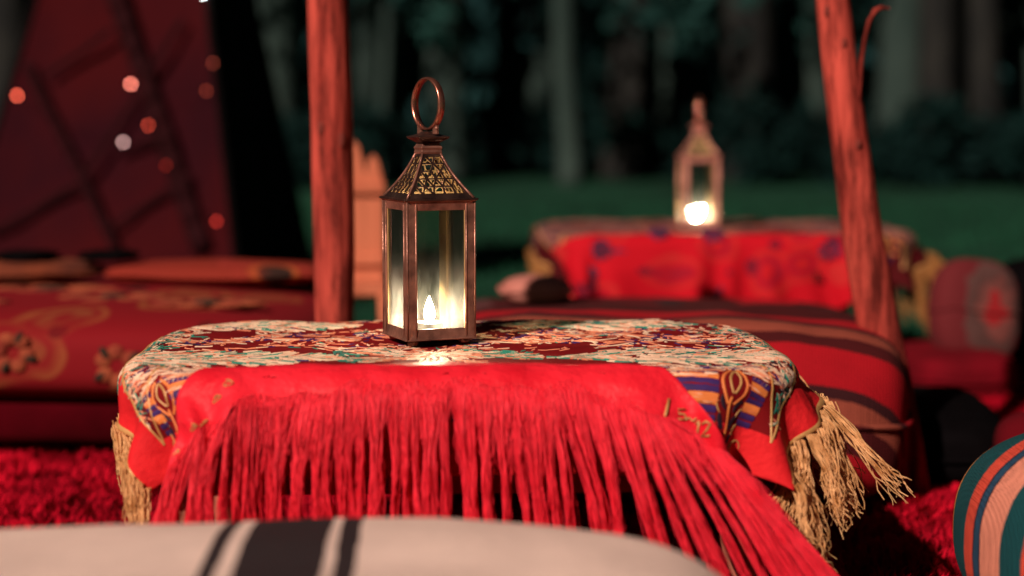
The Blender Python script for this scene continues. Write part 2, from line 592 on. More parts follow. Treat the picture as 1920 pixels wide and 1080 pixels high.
# red shag rug
rug = thing('shag_rug', 'large deep red shaggy rug spread under the low tables and cushions', 'rug', (0, 2.5, 0))
mb = MB()
gx_ = np.linspace(-1.9, 1.9, 60); gy_ = np.linspace(-1.75, 1.6, 54)
X, Y = np.meshgrid(gx_, gy_, indexing='ij')
Z = 0.004 * vnoise(np.stack([X.ravel() * 3, Y.ravel() * 3], -1), 5).reshape(X.shape) - 0.006
mb.add(np.stack([X, Y, Z], -1).reshape(-1, 3), grid_faces(60, 54))
solidify(mb.build('rug_backing', M['rug_back'], rug), 0.008)
mb = MB()
N = 120000
px_ = rng.uniform(-1.88, 1.88, N); py_ = rng.uniform(-1.6, 1.58, N)
cl = vnoise(np.stack([px_ * 28, py_ * 28], -1), 8)
ang = vnoise(np.stack([px_ * 16, py_ * 16], -1), 9) * 5 + rng.normal(0, 0.9, N)
L = 0.026 + 0.012 * rng.random(N) + 0.006 * cl
ld = 0.010 + 0.012 * rng.random(N)
w = 0.0022 + 0.0014 * rng.random(N)
c, s = np.cos(ang), np.sin(ang)
V = np.zeros((N, 5, 3))
for k, (tz, tl, ww) in enumerate(((0, 0, 1), (0, 0, 1), (0.7, 0.35, 1.1), (0.7, 0.35, 1.1), (1.0, 1.0, 0.2))):
    sg = -1 if k in (0, 2) else 1
    if k == 4:
        sg = 0
    V[:, k, 0] = px_ + c * ld * tl - s * w * ww * sg
    V[:, k, 1] = py_ + s * ld * tl + c * w * ww * sg
    V[:, k, 2] = -0.008 + L * tz
fs = []
for i in range(N):
    o = 5 * i
    fs.append((o, o + 1, o + 3, o + 2)); fs.append((o + 2, o + 3, o + 4))
mb.add(V.reshape(-1, 3), fs)
tag(mb.build('pile', M['rug'], rug), None, None, None, 'stuff')


# ------------------------------------------------------------------ trees at the far edge of the lawn
def leaf_cloud(mb, c, rad, n, size, mi=0):
    d = rng.normal(0, 1, (n, 3))
    d /= np.linalg.norm(d, axis=1)[:, None]
    r = rng.random(n) ** 0.45
    P = np.array(c) + d * r[:, None] * np.array(rad)
    A = rng.normal(0, 1, (n, 3)); A /= np.linalg.norm(A, axis=1)[:, None]
    B = np.cross(A, rng.normal(0, 1, (n, 3))); B /= np.linalg.norm(B, axis=1)[:, None]
    s = size * (0.6 + 0.8 * rng.random(n))[:, None]
    V = np.stack([P - A * s, P + B * s * 0.45, P + A * s, P - B * s * 0.45], 1)
    mb.add(V.reshape(-1, 3), [(4 * i, 4 * i + 1, 4 * i + 2, 4 * i + 3) for i in range(n)], mi)


def tree(px, Y, width_px, bark, label, leaf='leaf', height=8.0, low=2.3, lean=0.0, spread=1.0):
    base = at_y(px, 345, Y)
    t = thing('tree', label, 'tree', (base.x, Y, -0.04), 0, 'trees along the far edge of the lawn')
    r = width_px / FPX * Y / 2 * 1.45
    mb = MB()
    zz = np.array([0, 0.15, 0.5, 1.2, 2.2, 3.5, 5.0, height * 0.85])
    wob = 0.06 * vnoise(np.stack([zz * 0.6, zz * 0 + px], -1), 2)
    path = np.stack([lean * zz + wob, 0.5 * wob, zz], -1)
    rad = r * np.array([1.35, 1.1, 1.0, 0.97, 0.9, 0.7, 0.5, 0.2])
    mb.tube(path, rad, 10)
    for k in range(6):
        a = rng.random() * math.tau
        z0 = 2.0 + 0.8 * k
        p0 = np.array([lean * z0, 0, z0])
        ln = (1.6 - 0.12 * k) * spread
        p1 = p0 + np.array([math.cos(a) * ln * 0.5, math.sin(a) * ln * 0.5, 0.45])
        p2 = p0 + np.array([math.cos(a) * ln, math.sin(a) * ln, 0.7])
        mb.tube([p0, p1, p2], [r * 0.4, r * 0.28, r * 0.1], 6)
    mb.build('trunk', bark, t)
    mb = MB()
    for k in range(9):
        a = rng.random() * math.tau
        z0 = low + (height - low) * (0.02 if k < 2 else 0.35 + 0.65 * rng.random())
        q = 1.5 * spread * (0.25 + 0.75 * rng.random())
        leaf_cloud(mb, (lean * z0 + math.cos(a) * q, math.sin(a) * q, z0), (0.7, 0.7, 0.5), 70, 0.13)
    mb.build('crown', M[leaf], t, smooth=False)
    return t


tree(525, 17, 62, M['bark'], 'thick pale grey tree just right of the red tent')
tree(742, 19, 44, M['bark'], 'pale grey tree straight above the near lantern', lean=0.01)
tree(842, 18.4, 54, M['bark'], 'pale grey tree right of the near lantern ring', lean=0.02)
tree(950, 19.5, 40, M['bark2'], 'dark trunked tree in the gap between the two lanterns')
tree(1062, 17.2, 30, M['bark'], 'slim pale tree standing alone between the two lanterns', low=1.75)
tree(1190, 19.0, 70, M['bark2'], 'dark thick tree left of the far lantern')
tree(1275, 20.5, 90, M['bark'], 'broad grey tree behind the far lantern', low=2.0)
tree(1400, 18.5, 70, M['bark2'], 'dark tree right of the far lantern', low=1.6)
tree(1500, 19.5, 80, M['bark'], 'broad grey tree left of the leaning post')
tree(1685, 18.0, 62, M['bark'], 'grey tree just right of the leaning post', low=1.95)
tree(1752, 17.3, 50, M['bark2'], 'dark straight tree between two pale trees at the right')
tree(1802, 18.2, 44, M['bark'], 'narrow pale tree between two dark trees at the right')
tree(1850, 17.0, 42, M['bark2'], 'dark leaning tree near the right end of the lawn', lean=-0.03)
tree(1925, 18.0, 60, M['bark'], 'pale tree cut by the right edge of the photo')
tree(20, 17.5, 60, M['bark2'], 'dark tree left of the red tent')
tree(-60, 18.5, 60, M['bark'], 'pale tree beyond the left edge of the tent')

for k, (px, Y, w_) in enumerate(((470, 23, 40), (600, 25, 50), (690, 22, 34), (800, 26, 60), (905, 24, 36), (1010, 23, 30), (1110, 25, 44), (1235, 23, 50), (1330, 24, 60), (1450, 22, 36), (1560, 25, 60), (1650, 23, 40), (1722, 24, 40), (1775, 26, 50), (1895, 23, 44), (-20, 24, 50))):
    t = tree(px, Y, w_, M['bark'], 'slim grey tree deeper in the wood, ' + ('close against the right side of the tent', 'hidden partly by the upright post', 'between upright post and lantern ring', 'just right of the near lantern ring',
             'between two thicker trees right of the near lantern', 'left of the slim lawn tree', 'right of the slim lawn tree', 'over the left shoulder of the far lantern', 'over the right shoulder of the far lantern',
             'midway from far lantern to leaning post', 'cut by the leaning post', 'behind the curling bark strip', 'third right of the leaning post', 'fourth right of the leaning post', 'last before the right edge', 'beyond the left edge of the tent')[k], leaf='leaf2', low=2.6, lean=rng.uniform(-0.02, 0.02))
    t['group'] = 'grey trees deeper in the wood'

# understorey shrubs one can tell apart, and the wood behind
shrubs = [(905, 19.8, 0.8, 0.5), (985, 19.5, 0.9, 1.0), (1130, 19.0, 1.0, 1.2), (1230, 19.4, 0.8, 0.6), (1345, 19.0, 0.9, 0.6),
          (1460, 17.0, 0.7, 0.9), (1600, 17.2, 0.9, 0.8), (1740, 16.6, 0.7, 0.75), (1880, 16.4, 0.8, 0.6), (640, 17.2, 1.0, 0.8), (560, 16.4, 0.6, 0.6)]
names = ['right of the near lantern', 'between two dark trunks in the middle', 'left of the far lantern', 'close left of the far lantern', 'close right of the far lantern',
         'midway to the leaning post', 'behind the leaning post', 'by the dark tree at right', 'near the right end of the lawn',
         'behind the upright post', 'beside the thick tree by the tent']
for (px, Y, w_, h_), nm in zip(shrubs, names):
    b = at_y(px, 345, Y)
    t = thing('shrub', 'dark leafy shrub at the lawn edge, ' + nm, 'shrub', (b.x, Y, -0.04), 0, 'shrubs under the trees')
    mb = MB()
    for k in range(8):
        leaf_cloud(mb, (rng.normal(0, w_ * 0.35), rng.normal(0, 0.25), h_ * (0.2 + 0.7 * rng.random())), (0.32, 0.3, 0.26), 90, 0.09)
    mb.build('foliage', M['shrub'], t, smooth=False)
    mb = MB()
    for k in range(5):
        a = rng.random() * math.tau
        mb.tube([(0, 0, 0), (0.15 * math.cos(a), 0.15 * math.sin(a), h_ * 0.5), (0.3 * math.cos(a), 0.3 * math.sin(a), h_ * 0.9)], [0.02, 0.014, 0.005], 5)
    mb.build('stem', M['bark2'], t)

mb = MB()
for k in range(1700):
    leaf_cloud(mb, (rng.uniform(-26, 26), rng.uniform(21.5, 30), 9.0 * rng.random() ** 1.5 + 0.1), (0.8, 0.9, 1.3), 34, 0.30)
tag(mb.build('woods', M['leaf2'], smooth=False), 'dense dark wood closing off the back of the lawn', None, None, 'stuff')

# ------------------------------------------------------------------ the red tent
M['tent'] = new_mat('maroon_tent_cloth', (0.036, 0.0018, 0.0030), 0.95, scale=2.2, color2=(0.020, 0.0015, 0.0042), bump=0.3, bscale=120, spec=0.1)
M['tent_dark'] = new_mat('tent_shade_black', (0.005, 0.004, 0.0045), 0.9, scale=2.2, spec=0.05)  # shade of the unlit tent faces put into black; also poles and wire
M['tent_band'] = new_mat('dark_tent_band', (0.018, 0.002, 0.0035), 0.9, scale=12, spec=0.1)
apex = Vector((-1.31, 6.6, 2.69))
cA = Vector((-2.07, 6.2, -0.03)); cB = Vector((-0.884, 5.6, -0.03)); cC = Vector((-0.81, 7.0, -0.03)); cD = Vector((-2.1, 7.6, -0.03))
tent = thing('tent', 'dark red pyramid tent with crossing dark bands, set up behind the floral seat', 'tent', (0, 0, 0))


def tent_face(a, b, mat, name, seed):
    nu, nv = 30, 30
    mb = MB()
    n = (b - a).cross(apex - a).normalized()
    P = []
    for i in range(nu):
        for j in range(nv):
            s, t = i / (nu - 1), j / (nv - 1)
            q = a.lerp(b, s).lerp(apex, t)
            sag = -0.10 * (4 * s * (1 - s)) ** 0.7 * (4 * t * (1 - t)) * 0.6
            wr = 0.012 * math.sin(18 * s + 3 * math.sin(4 * t + seed)) * (1 - t)
            P.append(q + n * (sag + wr) * 0.8)
    mb.add([tuple(p) for p in P], grid_faces(nu, nv))
    return solidify(mb.build(name, mat, tent), 0.004)


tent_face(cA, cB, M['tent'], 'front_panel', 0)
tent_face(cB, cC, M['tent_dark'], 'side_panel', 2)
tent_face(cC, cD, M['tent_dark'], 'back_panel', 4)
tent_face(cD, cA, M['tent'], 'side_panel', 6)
tn = (cB - cA).cross(apex - cA).normalized()
if tn.y > 0:
    tn = -tn


def on_tent(px, py, off=0.02):
    p = at_plane(px, py, cA, tn)
    return p + tn * off


for (x0, y0, x1, y1, w_) in ((205, -60, 385, 470, 0.065), (55, 120, 225, 470, 0.032), (-10, 440, 160, 345, 0.022), (160, 345, 350, 40, 0.022),
                             (215, 430, 365, 330, 0.02), (95, 145, 215, 60, 0.02), (225, 285, 325, 255, 0.02)):
    mb = MB()
    a, b = on_tent(x0, y0), on_tent(x1, y1)
    pts = []
    for k in range(13):
        f = k / 12
        pts.append(tuple(a.lerp(b, f) + tn * (0.004 * math.sin(9 * f))))
    for p, q in zip(pts[:-1], pts[1:]):
        mb.bar(p, q, w_ * (0.85 + 0.3 * rng.random()), 0.006, tuple(tn))
    mb.build('trim_fold_band', M['tent_band'], tent)  # widest band paints the shade of a fold, the others are trim
mb = MB()
for c_ in (cA, cB, cC, cD):
    d = (apex - c_)
    mb.tube([tuple(c_), tuple(c_ + d * 0.5), tuple(c_ + d * 1.06)], [0.016, 0.014, 0.012], 8)
mb.build('tent_pole', M['tent_dark'], tent)

# string of little bulbs on the tent
fl = thing('fairy_light_string', 'string of tiny red and white bulbs glowing on the dark red tent', 'fairy lights', (0, 0, 0))
bulbs = [(50, 185, (1, 0.13, 0.07), 30), (262, 164, (1, 0.24, 0.17), 42), (295, 241, (1, 0.10, 0.05), 14), (248, 272, (0.8, 0.45, 0.42), 17),
         (328, 315, (1, 0.06, 0.03), 3.2), (415, 125, (1, 0.16, 0.09), 3.4), (403, 177, (1, 0.14, 0.07), 3.0), (422, 420, (1, 0.06, 0.04), 7), (397, -4, (0.62, 1.0, 0.85), 75)]
for (px, py, c_, s_) in bulbs:
    s_ *= 0.65 if py > 0 else 1.0
    p = on_tent(px, py, 0.05)
    mb = MB()
    mb.lathe([(0, -0.008), (0.003, -0.006), (0.0045, -0.001), (0.004, 0.003), (0.002, 0.005), (0.0, 0.005)], tuple(p), 12)
    mb.build('bulb', emit_mat('bulb_glow', c_, s_), fl)
mb = MB()
order = [0, 3, 2, 1, 6, 5, 8]
for chain in ([0, 3, 2, 1, 6, 5, 8], [2, 4, 7]):
    pts = []
    for k in range(len(chain) - 1):
        a = on_tent(*bulbs[chain[k]][:2], 0.053) + Vector((0, 0, 0.006)); b = on_tent(*bulbs[chain[k + 1]][:2], 0.053) + Vector((0, 0, 0.006))
        for f in np.linspace(0, 1, 9)[:-1]:
            pts.append(tuple(a.lerp(b, f) + Vector((0, 0, -0.03 * 4 * f * (1 - f)))))
    pts.append(tuple(b))
    mb.tube(pts, 0.0012, 5)
mb.build('wire', M['tent_dark'], fl)


# ------------------------------------------------------------------ two wooden posts
def post(pts, widths, Y, label, seed):
    P = [at_y(px, py, Y) for px, py in pts]
    base = P[-1]
    t = thing('wooden_post', label, 'post', (base.x, Y, base.z), 0)
    n = 90
    zs = np.linspace(0, 1, n)
    tt = np.linspace(0, 1, len(P))
    path = np.stack([np.interp(zs, tt, [p[i] for p in P]) for i in range(3)], -1)
    wid = np.interp(zs, tt, widths) / FPX * Y / 2
    sides = 40
    a = np.arange(sides) * math.tau / sides
    vs = np.zeros((n, sides, 3))
    for i in range(n):
        q = np.stack([np.cos(a) * 1.6, np.sin(a) * 1.6, np.full(sides, path[i, 2] * 1.6)], -1)
        q2 = np.stack([np.cos(a) * 4.5, np.sin(a) * 4.5, np.full(sides, path[i, 2] * 3.0)], -1)
        q3 = np.stack([np.cos(a) * 1.2, np.sin(a) * 1.2, np.full(sides, path[i, 2] * 12)], -1)
        r = wid[i] * (1 + 0.09 * vnoise(q + 3, seed) - 0.17 * np.maximum(0, vnoise(q2 + 3, seed + 1)) ** 1.1 + 0.03 * vnoise(q3, seed + 2))
        vs[i, :, 0] = path[i, 0] + r * np.cos(a)
        vs[i, :, 1] = path[i, 1] + r * np.sin(a)
        vs[i, :, 2] = path[i, 2]
    vs -= np.array(t.location)
    mb = MB()
    fs = grid_faces(n, sides, wrap=True)
    fs.append(tuple(range(sides))); fs.append(tuple((n - 1) * sides + k for k in range(sides)))
    mb.add(vs.reshape(-1, 3), fs)
    mb.build('shaft', M['post'], t)
    return t, path, wid


def knots(t, path, wid, spots, Y):
    for (px, py, s) in spots:
        p = at_y(px, py, Y)
        i = int(np.argmin(np.abs(path[:, 2] - p.z)))
        dx = p.x - path[i, 0]
        r = wid[i] * 0.98
        dy = -math.sqrt(max(0, r * r - dx * dx))
        mb = MB()
        P, fs = blob_box((p.x - t.location.x, path[i, 1] + dy - t.location.y, p.z - t.location.z), (0.016 * s, 0.008, 0.030 * s), 2.2, 12, 8)
        mb.add(P, fs)
        mb.build('knot', M['knot'], t)


YL = 3.0
tL, pL, wL = post([(612, -420), (614, -200), (615, 0), (620, 160), (623, 320), (627, 470), (628, 620), (632, 760), (634, 932)], [72, 72, 74, 78, 76, 78, 72, 74, 76], YL,
                  'upright rough red wooden post rising behind the left of the near table', 4)
knots(tL, pL, wL, [(606, 240, 0.8), (641, 262, 1.0)], YL)
YR = 2.95
tR, pR, wR = post([(1528, -380), (1545, -180), (1562, 0), (1579, 150), (1599, 300), (1620, 450), (1650, 620), (1677, 720), (1712, 938)], [66, 66, 68, 70, 74, 82, 84, 70, 74], YR,
                  'rough red wooden post leaning left at the right of the near table', 14)
knots(tR, pR, wR, [(1546, 22, 0.7), (1576, 82, 0.6), (1602, 270, 0.6)], YR)
mb = MB()
pp = [at_y(px, py, 2.93) - tR.location for px, py in ((1600, 260), (1612, 160), (1616, 110), (1622, 70), (1630, 38), (1640, 20), (1652, 14), (1668, 16))]
mb.tube([tuple(p) for p in pp], [0.004, 0.0042, 0.004, 0.0038, 0.0045, 0.005, 0.0045, 0.002], 7)
mb.build('bark_strip', M['post'], tR)

# ------------------------------------------------------------------ low table, tablecloth, shawl
TX, TY, TH = -0.070, 2.272, 0.365
A_, B_, RC, RR = 0.43, 0.285, 0.165, 0.028
TROT = R(2.5)


def cloth_point(u, v, off=0.0):
    """flat cloth coordinates -> table-local point; the cloth lies on a rounded board and hangs over its edge"""
    u = np.asarray(u, float); v = np.asarray(v, float)
    u, v = np.broadcast_arrays(u, v)

    def base(u, v):
        qx = np.clip(u, -(A_ - RC), A_ - RC)
        qy = np.clip(v, -(B_ - RC), B_ - RC)
        dx, dy = u - qx, v - qy
        d = np.sqrt(dx * dx + dy * dy) + 1e-9
        nx, ny = dx / d, dy / d
        flat = RC - RR
        s = np.maximum(0, d - flat)
        arc = math.pi / 2 * RR
        ph = np.minimum(s, arc) / RR
        corner = 4 * np.abs(dx * dy) / (d * d) / 2
        rest = np.maximum(0, s - arc) * (1 - 0.34 * corner ** 2)
        flr = 0.72 * np.clip(nx, 0, 1) ** 5
        ex = RR * np.sin(ph)
        dn = RR * (1 - np.cos(ph)) + rest * 0.985 * np.sqrt(1 - flr * flr)
        th = np.arctan2(ny, nx)
        run = u * 1.0 + v * 0.4
        fold = rest * 0.05 + rest * (0.20 * corner * np.sin(th * 13 + 0.9) + 0.07 * np.sin(run * 46 + 2.0 * np.sin(run * 13)))
        fold = fold + rest * flr - rest * 0.06 * np.clip(-nx, 0, 1)
        out = np.where(s > 0, flat + ex + fold, d)
        x = qx + nx * out
        y = qy + ny * out
        z = -dn + 0.0016 * np.sin(u * 31 + 2 * np.sin(v * 17)) * np.sin(v * 27 + 1) * (d < flat + 0.02)
        return np.stack([x, y, z], -1)

    p = base(u, v)
    if np.any(off):
        e = 1e-4
        n = np.cross(base(u + e, v) - p, base(u, v + e) - p)
        n /= np.linalg.norm(n, axis=-1)[..., None] + 1e-12
        p = p + n * np.asarray(off)[..., None] if np.ndim(off) else p + n * off
    return p


UH, VF, VB = 0.492, -0.392, 0.36
table = thing('low_table', 'low wooden table under the near embroidered cloth, its apron showing through red fringe', 'table', (TX, TY, 0), TROT)


def rr_outline(a, b, rc, n=16):
    pts = []
    for (cx, cy, a0) in ((a - rc, b - rc, 0), (-(a - rc), b - rc, 90), (-(a - rc), -(b - rc), 180), (a - rc, -(b - rc), 270)):
        for k in range(n):
            t = R(a0 + 90 * k / (n - 1))
            pts.append((cx + rc * math.cos(t), cy + rc * math.sin(t)))
    return pts


def slab(mb, outl, z0, z1):
    n = len(outl)
    vs = [(x, y, z0) for x, y in outl] + [(x, y, z1) for x, y in outl]
    fs = [tuple(range(n))[::-1], tuple(range(n, 2 * n))] + [(k, (k + 1) % n, n + (k + 1) % n, n + k) for k in range(n)]
    mb.add(vs, fs)


def build_table(t):
    mb = MB(); slab(mb, rr_outline(A_ - 0.004, B_ - 0.004, RC - 0.004), TH - 0.064, TH - 0.003)
    bevel(mb.build('tabletop', M['wood'], t, smooth=True), 0.027, 6)
    mb = MB()
    for s in (-1, 1):
        mb.box((0, s * (B_ - 0.05), TH - 0.107), (2 * A_ - 0.20, 0.022, 0.084))
        mb.box((s * (A_ - 0.09), 0, TH - 0.107), (0.022, 2 * B_ - 0.20, 0.084))
    bevel(mb.build('apron', M['wood'], t, smooth=False), 0.002)
    for sx in (-1, 1):
        for sy in (-1, 1):
            mb = MB()
            x, y = sx * (A_ - 0.09), sy * (B_ - 0.07)
            mb.lathe([(0, 0), (0.022, 0), (0.024, 0.02), (0.018, 0.05), (0.027, 0.12), (0.02, 0.17), (0.03, 0.20), (0.032, TH - 0.066), (0, TH - 0.066)], (x, y, 0), 20)
            mb.build('leg', M['wood'], t)


build_table(table)

cloth = thing('embroidered_tablecloth', 'red cloth embroidered in cream, teal and violet with gold tassels, spread over the near table', 'tablecloth', (TX, TY, TH), TROT)
us = np.linspace(-UH, UH, 230); vs_ = np.linspace(VF, VB, 196)
U, V = np.meshgrid(us, vs_, indexing='ij')
mb = MB(); P = cloth_point(U, V)
fs = [f[::-1] for f in grid_faces(len(us), len(vs_))]
mb.add(P.reshape(-1, 3), fs)
nv_ = len(vs_)
cen = [(us[f[3] // nv_], vs_[f[3] % nv_]) for f in fs]
mb.m = [1 if (abs(c[0]) > 0.425 or c[1] < -0.328) else 0 for c in cen]
o = mb.build('fabric', [M['cloth'], M['hem']], cloth)
solidify(o, 0.0014)


# --- embroidery: raised threads stitched on the cloth
THREADS = ['cream', 'salmon', 'teal', 'violet', 'orange', 'black', 'gold']
TI = {k: i for i, k in enumerate(THREADS)}


class Stitch:
    def __init__(self, surf):
        self.mb = MB(); self.surf = surf

    def line(self, pts, width, c, h=0.0011, taper=True):
        pts = np.asarray(pts, float)
        n = len(pts)
        T = np.gradient(pts, axis=0)
        T /= np.linalg.norm(T, axis=1)[:, None] + 1e-12
        S = np.stack([-T[:, 1], T[:, 0]], -1)
        t = np.linspace(0, 1, n)
        w = width / 2 * (np.sqrt(np.clip(1 - (2 * t - 1) ** 2, 0, 1)) * 0.8 + 0.2 if taper else np.ones(n))
        a = pts + S * w[:, None]; b = pts - S * w[:, None]
        hh_ = h * (0.75 + 0.5 * random.random())
        V = np.stack([self.surf(a[:, 0], a[:, 1], 0.0002), self.surf(pts[:, 0], pts[:, 1], hh_), self.surf(b[:, 0], b[:, 1], 0.0002)], 1)
        fs = []
        for i in range(n - 1):
            o_ = 3 * i
            fs += [(o_, o_ + 1, o_ + 4, o_ + 3), (o_ + 1, o_ + 2, o_ + 5, o_ + 4)]
        self.mb.add(V.reshape(-1, 3), fs, TI[c])

    def dash(self, u, v, ang, ln, width, c, bend=0.0, n=4, h=0.0011):
        t = np.linspace(-0.5, 0.5, n)
        a = ang + bend * t
        du = np.cumsum(np.cos(a)) * ln / n; dv = np.cumsum(np.sin(a)) * ln / n
        self.line(np.stack([u + du - du.mean(), v + dv - dv.mean()], -1), width, c, h)


def pick(ws):
    r = random.random() * sum(w for _, w in ws)
    for c, w in ws:
        r -= w
        if r <= 0:
            return c
    return ws[-1][0]


st = Stitch(cloth_point)
rd = random.Random(5)


def leaf_shape(cu, cv, hl, hw, palette, n, rot=0.0, ang=0.5, w=(0.003, 0.0055), ln=(0.02, 0.04)):
    """a pointed leaf filled with slanting satin stitches either side of a midrib"""
    for k in range(n):
        s = rd.uniform(-1, 1)
        lim = (1 - abs(s) ** 1.7) * (0.86 + 0.14 * math.cos(s * 22))
        t = rd.uniform(-1, 1) * lim
        a = (ang if t > 0 else -ang) + rd.gauss(0, 0.22) + rot
        x, y = s * hl, t * hw
        c, s2 = math.cos(rot), math.sin(rot)
        st.dash(cu + x * c - y * s2, cv + x * s2 + y * c, a, rd.uniform(*ln), rd.uniform(*w), pick(palette), rd.uniform(-0.7, 0.7), h=0.0012 + 0.0005 * rd.random())


PAL_T = [('cream', 7), ('teal', 2.6), ('salmon', 1.6), ('violet', 0.15)]
PAL_S = [('salmon', 6), ('cream', 2), ('violet', 1.2)]
# front row of leaves, back row of leaves
for cu, hl, n in ((-0.315, 0.155, 620), (0.285, 0.165, 680)):
    leaf_shape(cu, -0.125, hl, 0.085, PAL_T, n)
for cu, hl, n in ((-0.27, 0.12, 330), (-0.035, 0.06, 150), (0.20, 0.14, 380)):
    leaf_shape(cu, 0.205, hl, 0.07, PAL_T, n)
# the star-like spray in the middle of the front row
for k in range(460):
    a = rd.uniform(0, math.tau)
    r = rd.random() ** 0.7
    u, v = -0.035 + r * 0.135 * math.cos(a), -0.105 + r * 0.085 * math.sin(a)
    gap = math.cos(5 * a + 0.5)
    if r > 0.55 and gap < -0.25:
        continue
    st.dash(u, v, math.atan2(0.085 * math.sin(a), 0.135 * math.cos(a)) + rd.gauss(0, 0.3), rd.uniform(0.02, 0.045), rd.uniform(0.003, 0.005),
            pick([('salmon', 4), ('cream', 4.5), ('teal', 0.7 + (1.6 if r > 0.6 else 0))]), rd.uniform(-0.8, 0.8))
for (u, v) in ((-0.155, -0.10), (0.075, -0.11), (-0.13, -0.135), (0.06, -0.09)):
    for k in range(34):
        st.dash(u + rd.gauss(0, 0.012), v + rd.gauss(0, 0.016), rd.uniform(0, 3.1), rd.uniform(0.012, 0.026), 0.0045, pick([('teal', 5), ('cream', 1)]), rd.uniform(-1, 1))
# sprays and blossoms between the rows
for (cu, cv) in ((-0.20, 0.05), (-0.12, 0.085), (-0.27, 0.07), (0.07, 0.06), (0.15, 0.03), (0.28, 0.075), (0.01, 0.02), (-0.34, 0.04), (0.21, 0.10), (0.34, 0.02), (-0.06, 0.12), (0.12, 0.12), (-0.23, 0.11), (0.24, 0.005)):
    for b in range(6):
        a = rd.uniform(-0.9, 0.9) + (math.pi if b % 2 else 0)
        ln = rd.uniform(0.04, 0.085)
        t = np.linspace(0, 1, 9)
        bend = rd.uniform(-2.2, 2.2)
        aa = a + bend * t
        pu = cu + np.cumsum(np.cos(aa)) * ln / 9; pv = cv + np.cumsum(np.sin(aa)) * ln / 9 * 0.7
        st.line(np.stack([pu, pv], -1), rd.uniform(0.005, 0.010), pick([('salmon', 5), ('cream', 2.2)]))
        for q in range(4):
            st.dash(pu[-1] + rd.gauss(0, 0.012), pv[-1] + rd.gauss(0, 0.012), rd.uniform(0, 3.1), rd.uniform(0.014, 0.03), 0.005, pick(PAL_S), rd.uniform(-1, 1))
    for q in range(16):
        a = q / 16 * math.tau
        st.dash(cu + 0.012 * math.cos(a), cv + 0.014 * math.sin(a), a, 0.018, 0.0045, 'violet' if q % 3 else 'salmon')
for k in range(900):
    u, v = rd.uniform(-0.40, 0.40), rd.uniform(-0.06, 0.165)
    g = vnoise(np.array([[u * 17, v * 21]]), 31)[0]
    if g < 0.12:
        continue
    st.dash(u, v, g * 7 + rd.gauss(0, 0.3), rd.uniform(0.016, 0.036), rd.uniform(0.003, 0.005), pick([('salmon', 4), ('cream', 3), ('violet', 1.3), ('teal', 0.6)]), rd.uniform(-1.4, 1.4))
# scroll border just behind the front edge and along the back
for vv, cnt in ((-0.222, 620), (0.268, 380)):
    for k in range(cnt):
        u = rd.uniform(-0.415, 0.415)
        ph = u * 58
        v = vv + 0.021 * math.sin(ph) * rd.uniform(-1, 1) + rd.gauss(0, 0.006)
        st.dash(u, v, math.atan2(0.9 * math.cos(ph), 1.0) * rd.choice((1, -1, 0.4)), rd.uniform(0.014, 0.034), rd.uniform(0.003, 0.005),
                pick([('cream', 6.2), ('salmon', 2.0), ('violet', 1.8)]), rd.uniform(-1.6, 1.6))
# teal corner fields with cream ribs, and the gold piping
for sx in (-1, 1):
    for k in range(300):
        f = rd.random()
        u = sx * (0.418 - 0.075 * f * rd.random()); v = rd.uniform(-0.315 + 0.09 * min(1, (0.418 - abs(u)) / 0.026), 0.22)
        st.dash(u, v, rd.choice((0.6, 2.4, 1.5)) + rd.gauss(0, 0.3), rd.uniform(0.018, 0.045), rd.uniform(0.003, 0.005), pick([('teal', 3.2), ('cream', 2.6), ('salmon', 2.2), ('black', 1.2)]), rd.uniform(-1, 1))
    vv = np.linspace(-0.335, 0.27, 60)
    st.line(np.stack([np.full(60, sx * 0.421), vv], -1), 0.0038, 'gold', 0.0022, False)
    st.line(np.stack([sx * (0.421 - 0.06 * np.linspace(0, 1, 30)), np.linspace(-0.335, -0.20, 30)], -1), 0.0034, 'gold', 0.002, False)
    for k in range(40):
        f = rd.random()
        st.dash(sx * (0.415 - 0.05 * f), -0.32 + 0.11 * f, 1.57 + sx * 0.4, 0.022, 0.004, 'orange', 0.2)
    vv = np.linspace(VF + 0.01, VB - 0.01, 80)
    st.line(np.stack([np.full(80, sx * (UH - 0.004)), vv], -1), 0.007, 'gold', 0.002, False)
# woven stripes of the front border, broken by the tulip panels
STR = [(-0.251, -0.259, 'violet'), (-0.260, -0.271, 'orange'), (-0.272, -0.280, 'violet'), (-0.282, -0.290, 'violet'), (-0.291, -0.305, 'orange'),
       (-0.306, -0.315, 'violet'), (-0.318, -0.327, 'violet')]
for (u0, u1) in ((-0.400, -0.379), (-0.352, 0.306), (0.350, 0.378)):
    for (v0, v1, c) in STR:
        n = max(4, int((u1 - u0) / 0.008))
        u = np.linspace(u0, u1, n)
        jag = 0.0012 * vnoise(np.stack([u * 160, np.full(n, v0 * 900)], -1), 4)
        st.line(np.stack([u, np.full(n, (v0 + v1) / 2) + jag], -1), abs(v1 - v0) * 1.02, c, 0.0014, False)
    for k in range(int((u1 - u0) / 0.0016)):
        st.dash(rd.uniform(u0, u1), rd.uniform(-0.250, -0.236), rd.gauss(0, 0.12), rd.uniform(0.015, 0.04), 0.0022, rd.choice(('cream', 'cream', 'orange', 'salmon')), 0.1)
        if k % 2:
            st.dash(rd.uniform(u0, u1), rd.choice((rd.uniform(-0.270, -0.261), rd.uniform(-0.304, -0.292))), rd.gauss(0, 0.05), rd.uniform(0.01, 0.03), 0.0018, rd.choice(('cream', 'orange', 'salmon')), 0.1, h=0.0018)
    # hatching threads over the first violet stripe
    for k in range(int((u1 - u0) / 0.006)):
        st.dash(u0 + (k + 0.5) * 0.006, -0.255, 1.0, 0.008, 0.0012, 'cream' if k % 2 else 'salmon', h=0.0018)
